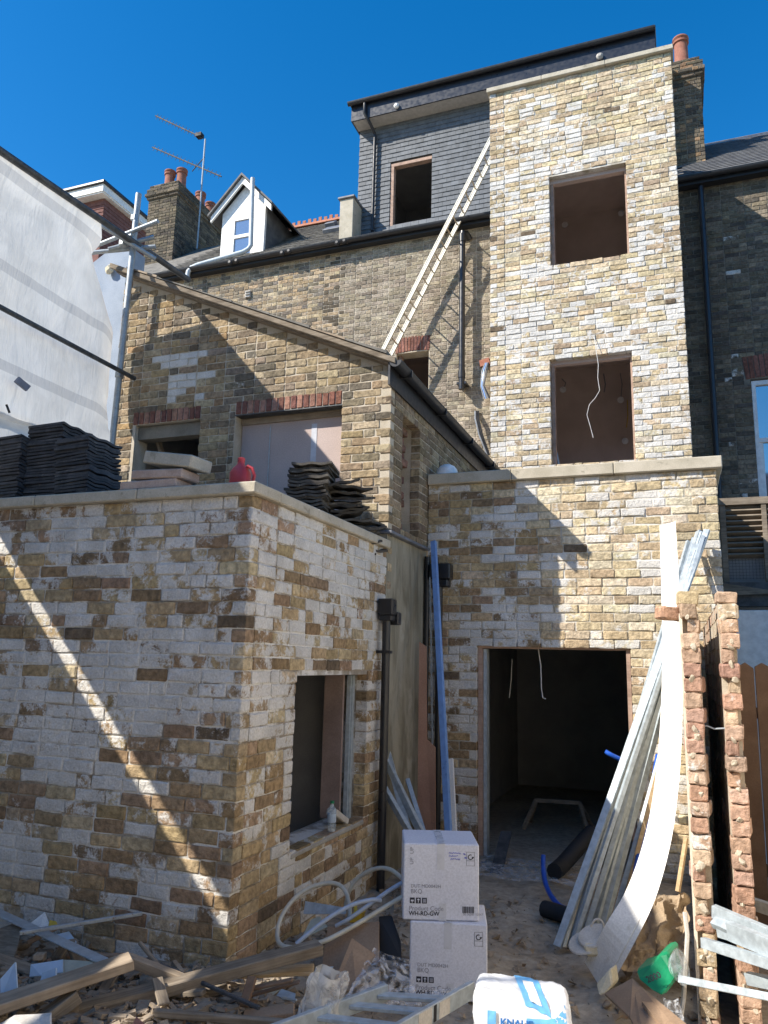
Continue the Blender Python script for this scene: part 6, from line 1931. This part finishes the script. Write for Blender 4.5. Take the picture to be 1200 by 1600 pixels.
# clear plastic film and milky bag
FA, FB, FC, FD = Vector((-1.668, 3.950, -0.057)), Vector((-1.310, 4.150, -0.071)), Vector((-1.449, 4.350, 0.061)), Vector((-1.637, 4.300, 0.114))
o = MB().grid(quadpatch(FA, FB, FC, FD, 0.045, 3.0), 34, 30).build('plastic_film', M['film'], loc=FA, smooth=True)
tag(o, 'crumpled clear plastic film piled left of the lower carton', 'plastic film')
o = MB().grid(quadpatch(Vector((-1.633, 3.750, -0.000)), Vector((-1.046, 4.100, -0.004)), Vector((-1.135, 4.250, 0.008)), Vector((-1.603, 4.000, -0.014)), 0.04, 7.0), 36, 14).build('plastic_film', M['film'], loc=(-1.427, 3.900, -0.008), smooth=True)
tag(o, 'flat clear plastic film spread in front of the lower carton', 'plastic film')
bx = Vector((-1.630, 3.450, 0.046))
def bagfn(i, j):
    t = 2 * math.pi * i
    r_ = 0.105 - 0.035 * j + 0.02 * noise.noise(Vector((math.cos(t) * 2, math.sin(t) * 2, j * 3))) + 0.014 * noise.noise(Vector((math.cos(t) * 6, math.sin(t) * 6, j * 4)))
    top = 0.27 + 0.012 * math.sin(t * 3 + 1)
    return (bx.x + 0.02 + 0.06 * j + r_ * math.cos(t) * 1.1, bx.y + 0.05 + r_ * math.sin(t) * 0.8, bx.z - 0.05 + top * j)
o = MB().grid(bagfn, 30, 16).build('plastic_bag', M['bag_film'], loc=bx, smooth=True)
tag(o, 'upright milky plastic bag with an open crinkled mouth', 'plastic bag')
# aluminium step frame in the bottom foreground
sf = thing('aluminium_frame', 'aluminium step frame lying flat in the bottom foreground with taped rails', 'frame', (-1.162, 3.500, 0.144))
a0, a1 = Vector((-1.681, 3.200, 0.102)), Vector((-1.361, 3.750, 0.126))
b0, b1 = Vector((-1.194, 3.200, 0.155)), Vector((-0.999, 3.950, 0.124))
for (p, q) in ((a0, a1), (b0, b1)):
    MB().bar(p, q, 0.026, 0.075).build('rail', M['galv'], sf, bevel=0.003)
for t in (0.28, 0.55, 0.80):
    MB().bar(a0.lerp(a1, t + 0.12), b0.lerp(b1, t - 0.02), 0.05, 0.018).build('step', M['galv'], sf, bevel=0.003)
for (t0, t1, m) in ((0.36, 0.50, 'dust_white'), (0.58, 0.70, 'dust_white'), (0.52, 0.55, 'rubber')):
    d = (b1 - b0).normalized()
    MB().bar(b0.lerp(b1, t0), b0.lerp(b1, t1), 0.029, 0.066).build('rail_sticker', M[m], sf)

# ------------------------------------------------------------------ rubble
r = random.Random(77)
def scatter(n, box, smin, smax, name, label, group):
    for _ in range(n):
        x, y = r.uniform(box[0], box[1]), r.uniform(box[2], box[3])
        s = r.uniform(smin, smax) ** 1.0
        o = bpy.data.objects.new(name, LUMPS[r.randrange(8)])
        o.location = (x, y, ground_z(x, y) + s * 0.22)
        o.scale = (s * r.uniform(0.8, 1.3), s * r.uniform(0.8, 1.2), s * r.uniform(0.6, 1.0))
        o.rotation_euler = (r.random() * 0.6, r.random() * 0.6, r.random() * 6)
        COL.objects.link(o)
        tag(o, label, 'rubble', group)
scatter(34, (-4.0, -1.9, 3.2, 4.0), 0.03, 0.10, 'rubble_lump', 'broken lump of brick and mortar in the rubble below the shaded wall', 'rubble lumps below the shaded wall')
scatter(26, (-2.3, -1.5, 4.2, 5.4), 0.04, 0.12, 'rubble_lump', 'broken lump of brick and mortar beside the conduit coil', 'rubble lumps beside the conduit')
scatter(14, (-0.5, 0.0, 4.3, 5.4), 0.03, 0.09, 'rubble_lump', 'broken lump at the foot of the cut wall', 'rubble lumps by the cut wall')
chip_v = []
mb = MB()
for _ in range(6500):
    zone = r.random()
    if zone < 0.6:
        x, y = r.uniform(-4.3, -1.2), r.uniform(2.7, 4.1)
    elif zone < 0.85:
        x, y = r.uniform(-2.42, -1.3), r.uniform(4.0, 6.5)
    else:
        x, y = r.uniform(-1.3, 0.0), r.uniform(3.4, 6.8)
    s = 0.007 + 0.036 * r.random() ** 4
    c = Vector((x, y, ground_z(x, y) + s * 0.3))
    q = [c + Vector((r.uniform(-1, 1), r.uniform(-1, 1), r.uniform(-0.3, 1))) * s for _ in range(4)]
    mb.add(q, [(0, 1, 2), (0, 2, 3), (0, 3, 1), (1, 3, 2)])
for _ in range(1500):
    x, y = r.uniform(-3.6, -1.5), r.uniform(2.9, 3.95)
    s = r.uniform(0.015, 0.05)
    c = Vector((x, y, ground_z(x, y) + r.uniform(0.0, 0.04)))
    d, sd, u = frame_axes(Vector((r.uniform(-1, 1), r.uniform(-1, 1), r.uniform(-0.35, 0.35))))
    mb.obox(c, d * s, sd * s * r.uniform(0.15, 0.7), u * s * r.uniform(0.08, 0.3))
stuff(mb.build('rubble_chips', M['rubble_mat'], loc=(-2, 4, -0.2)))

finish_bricks()
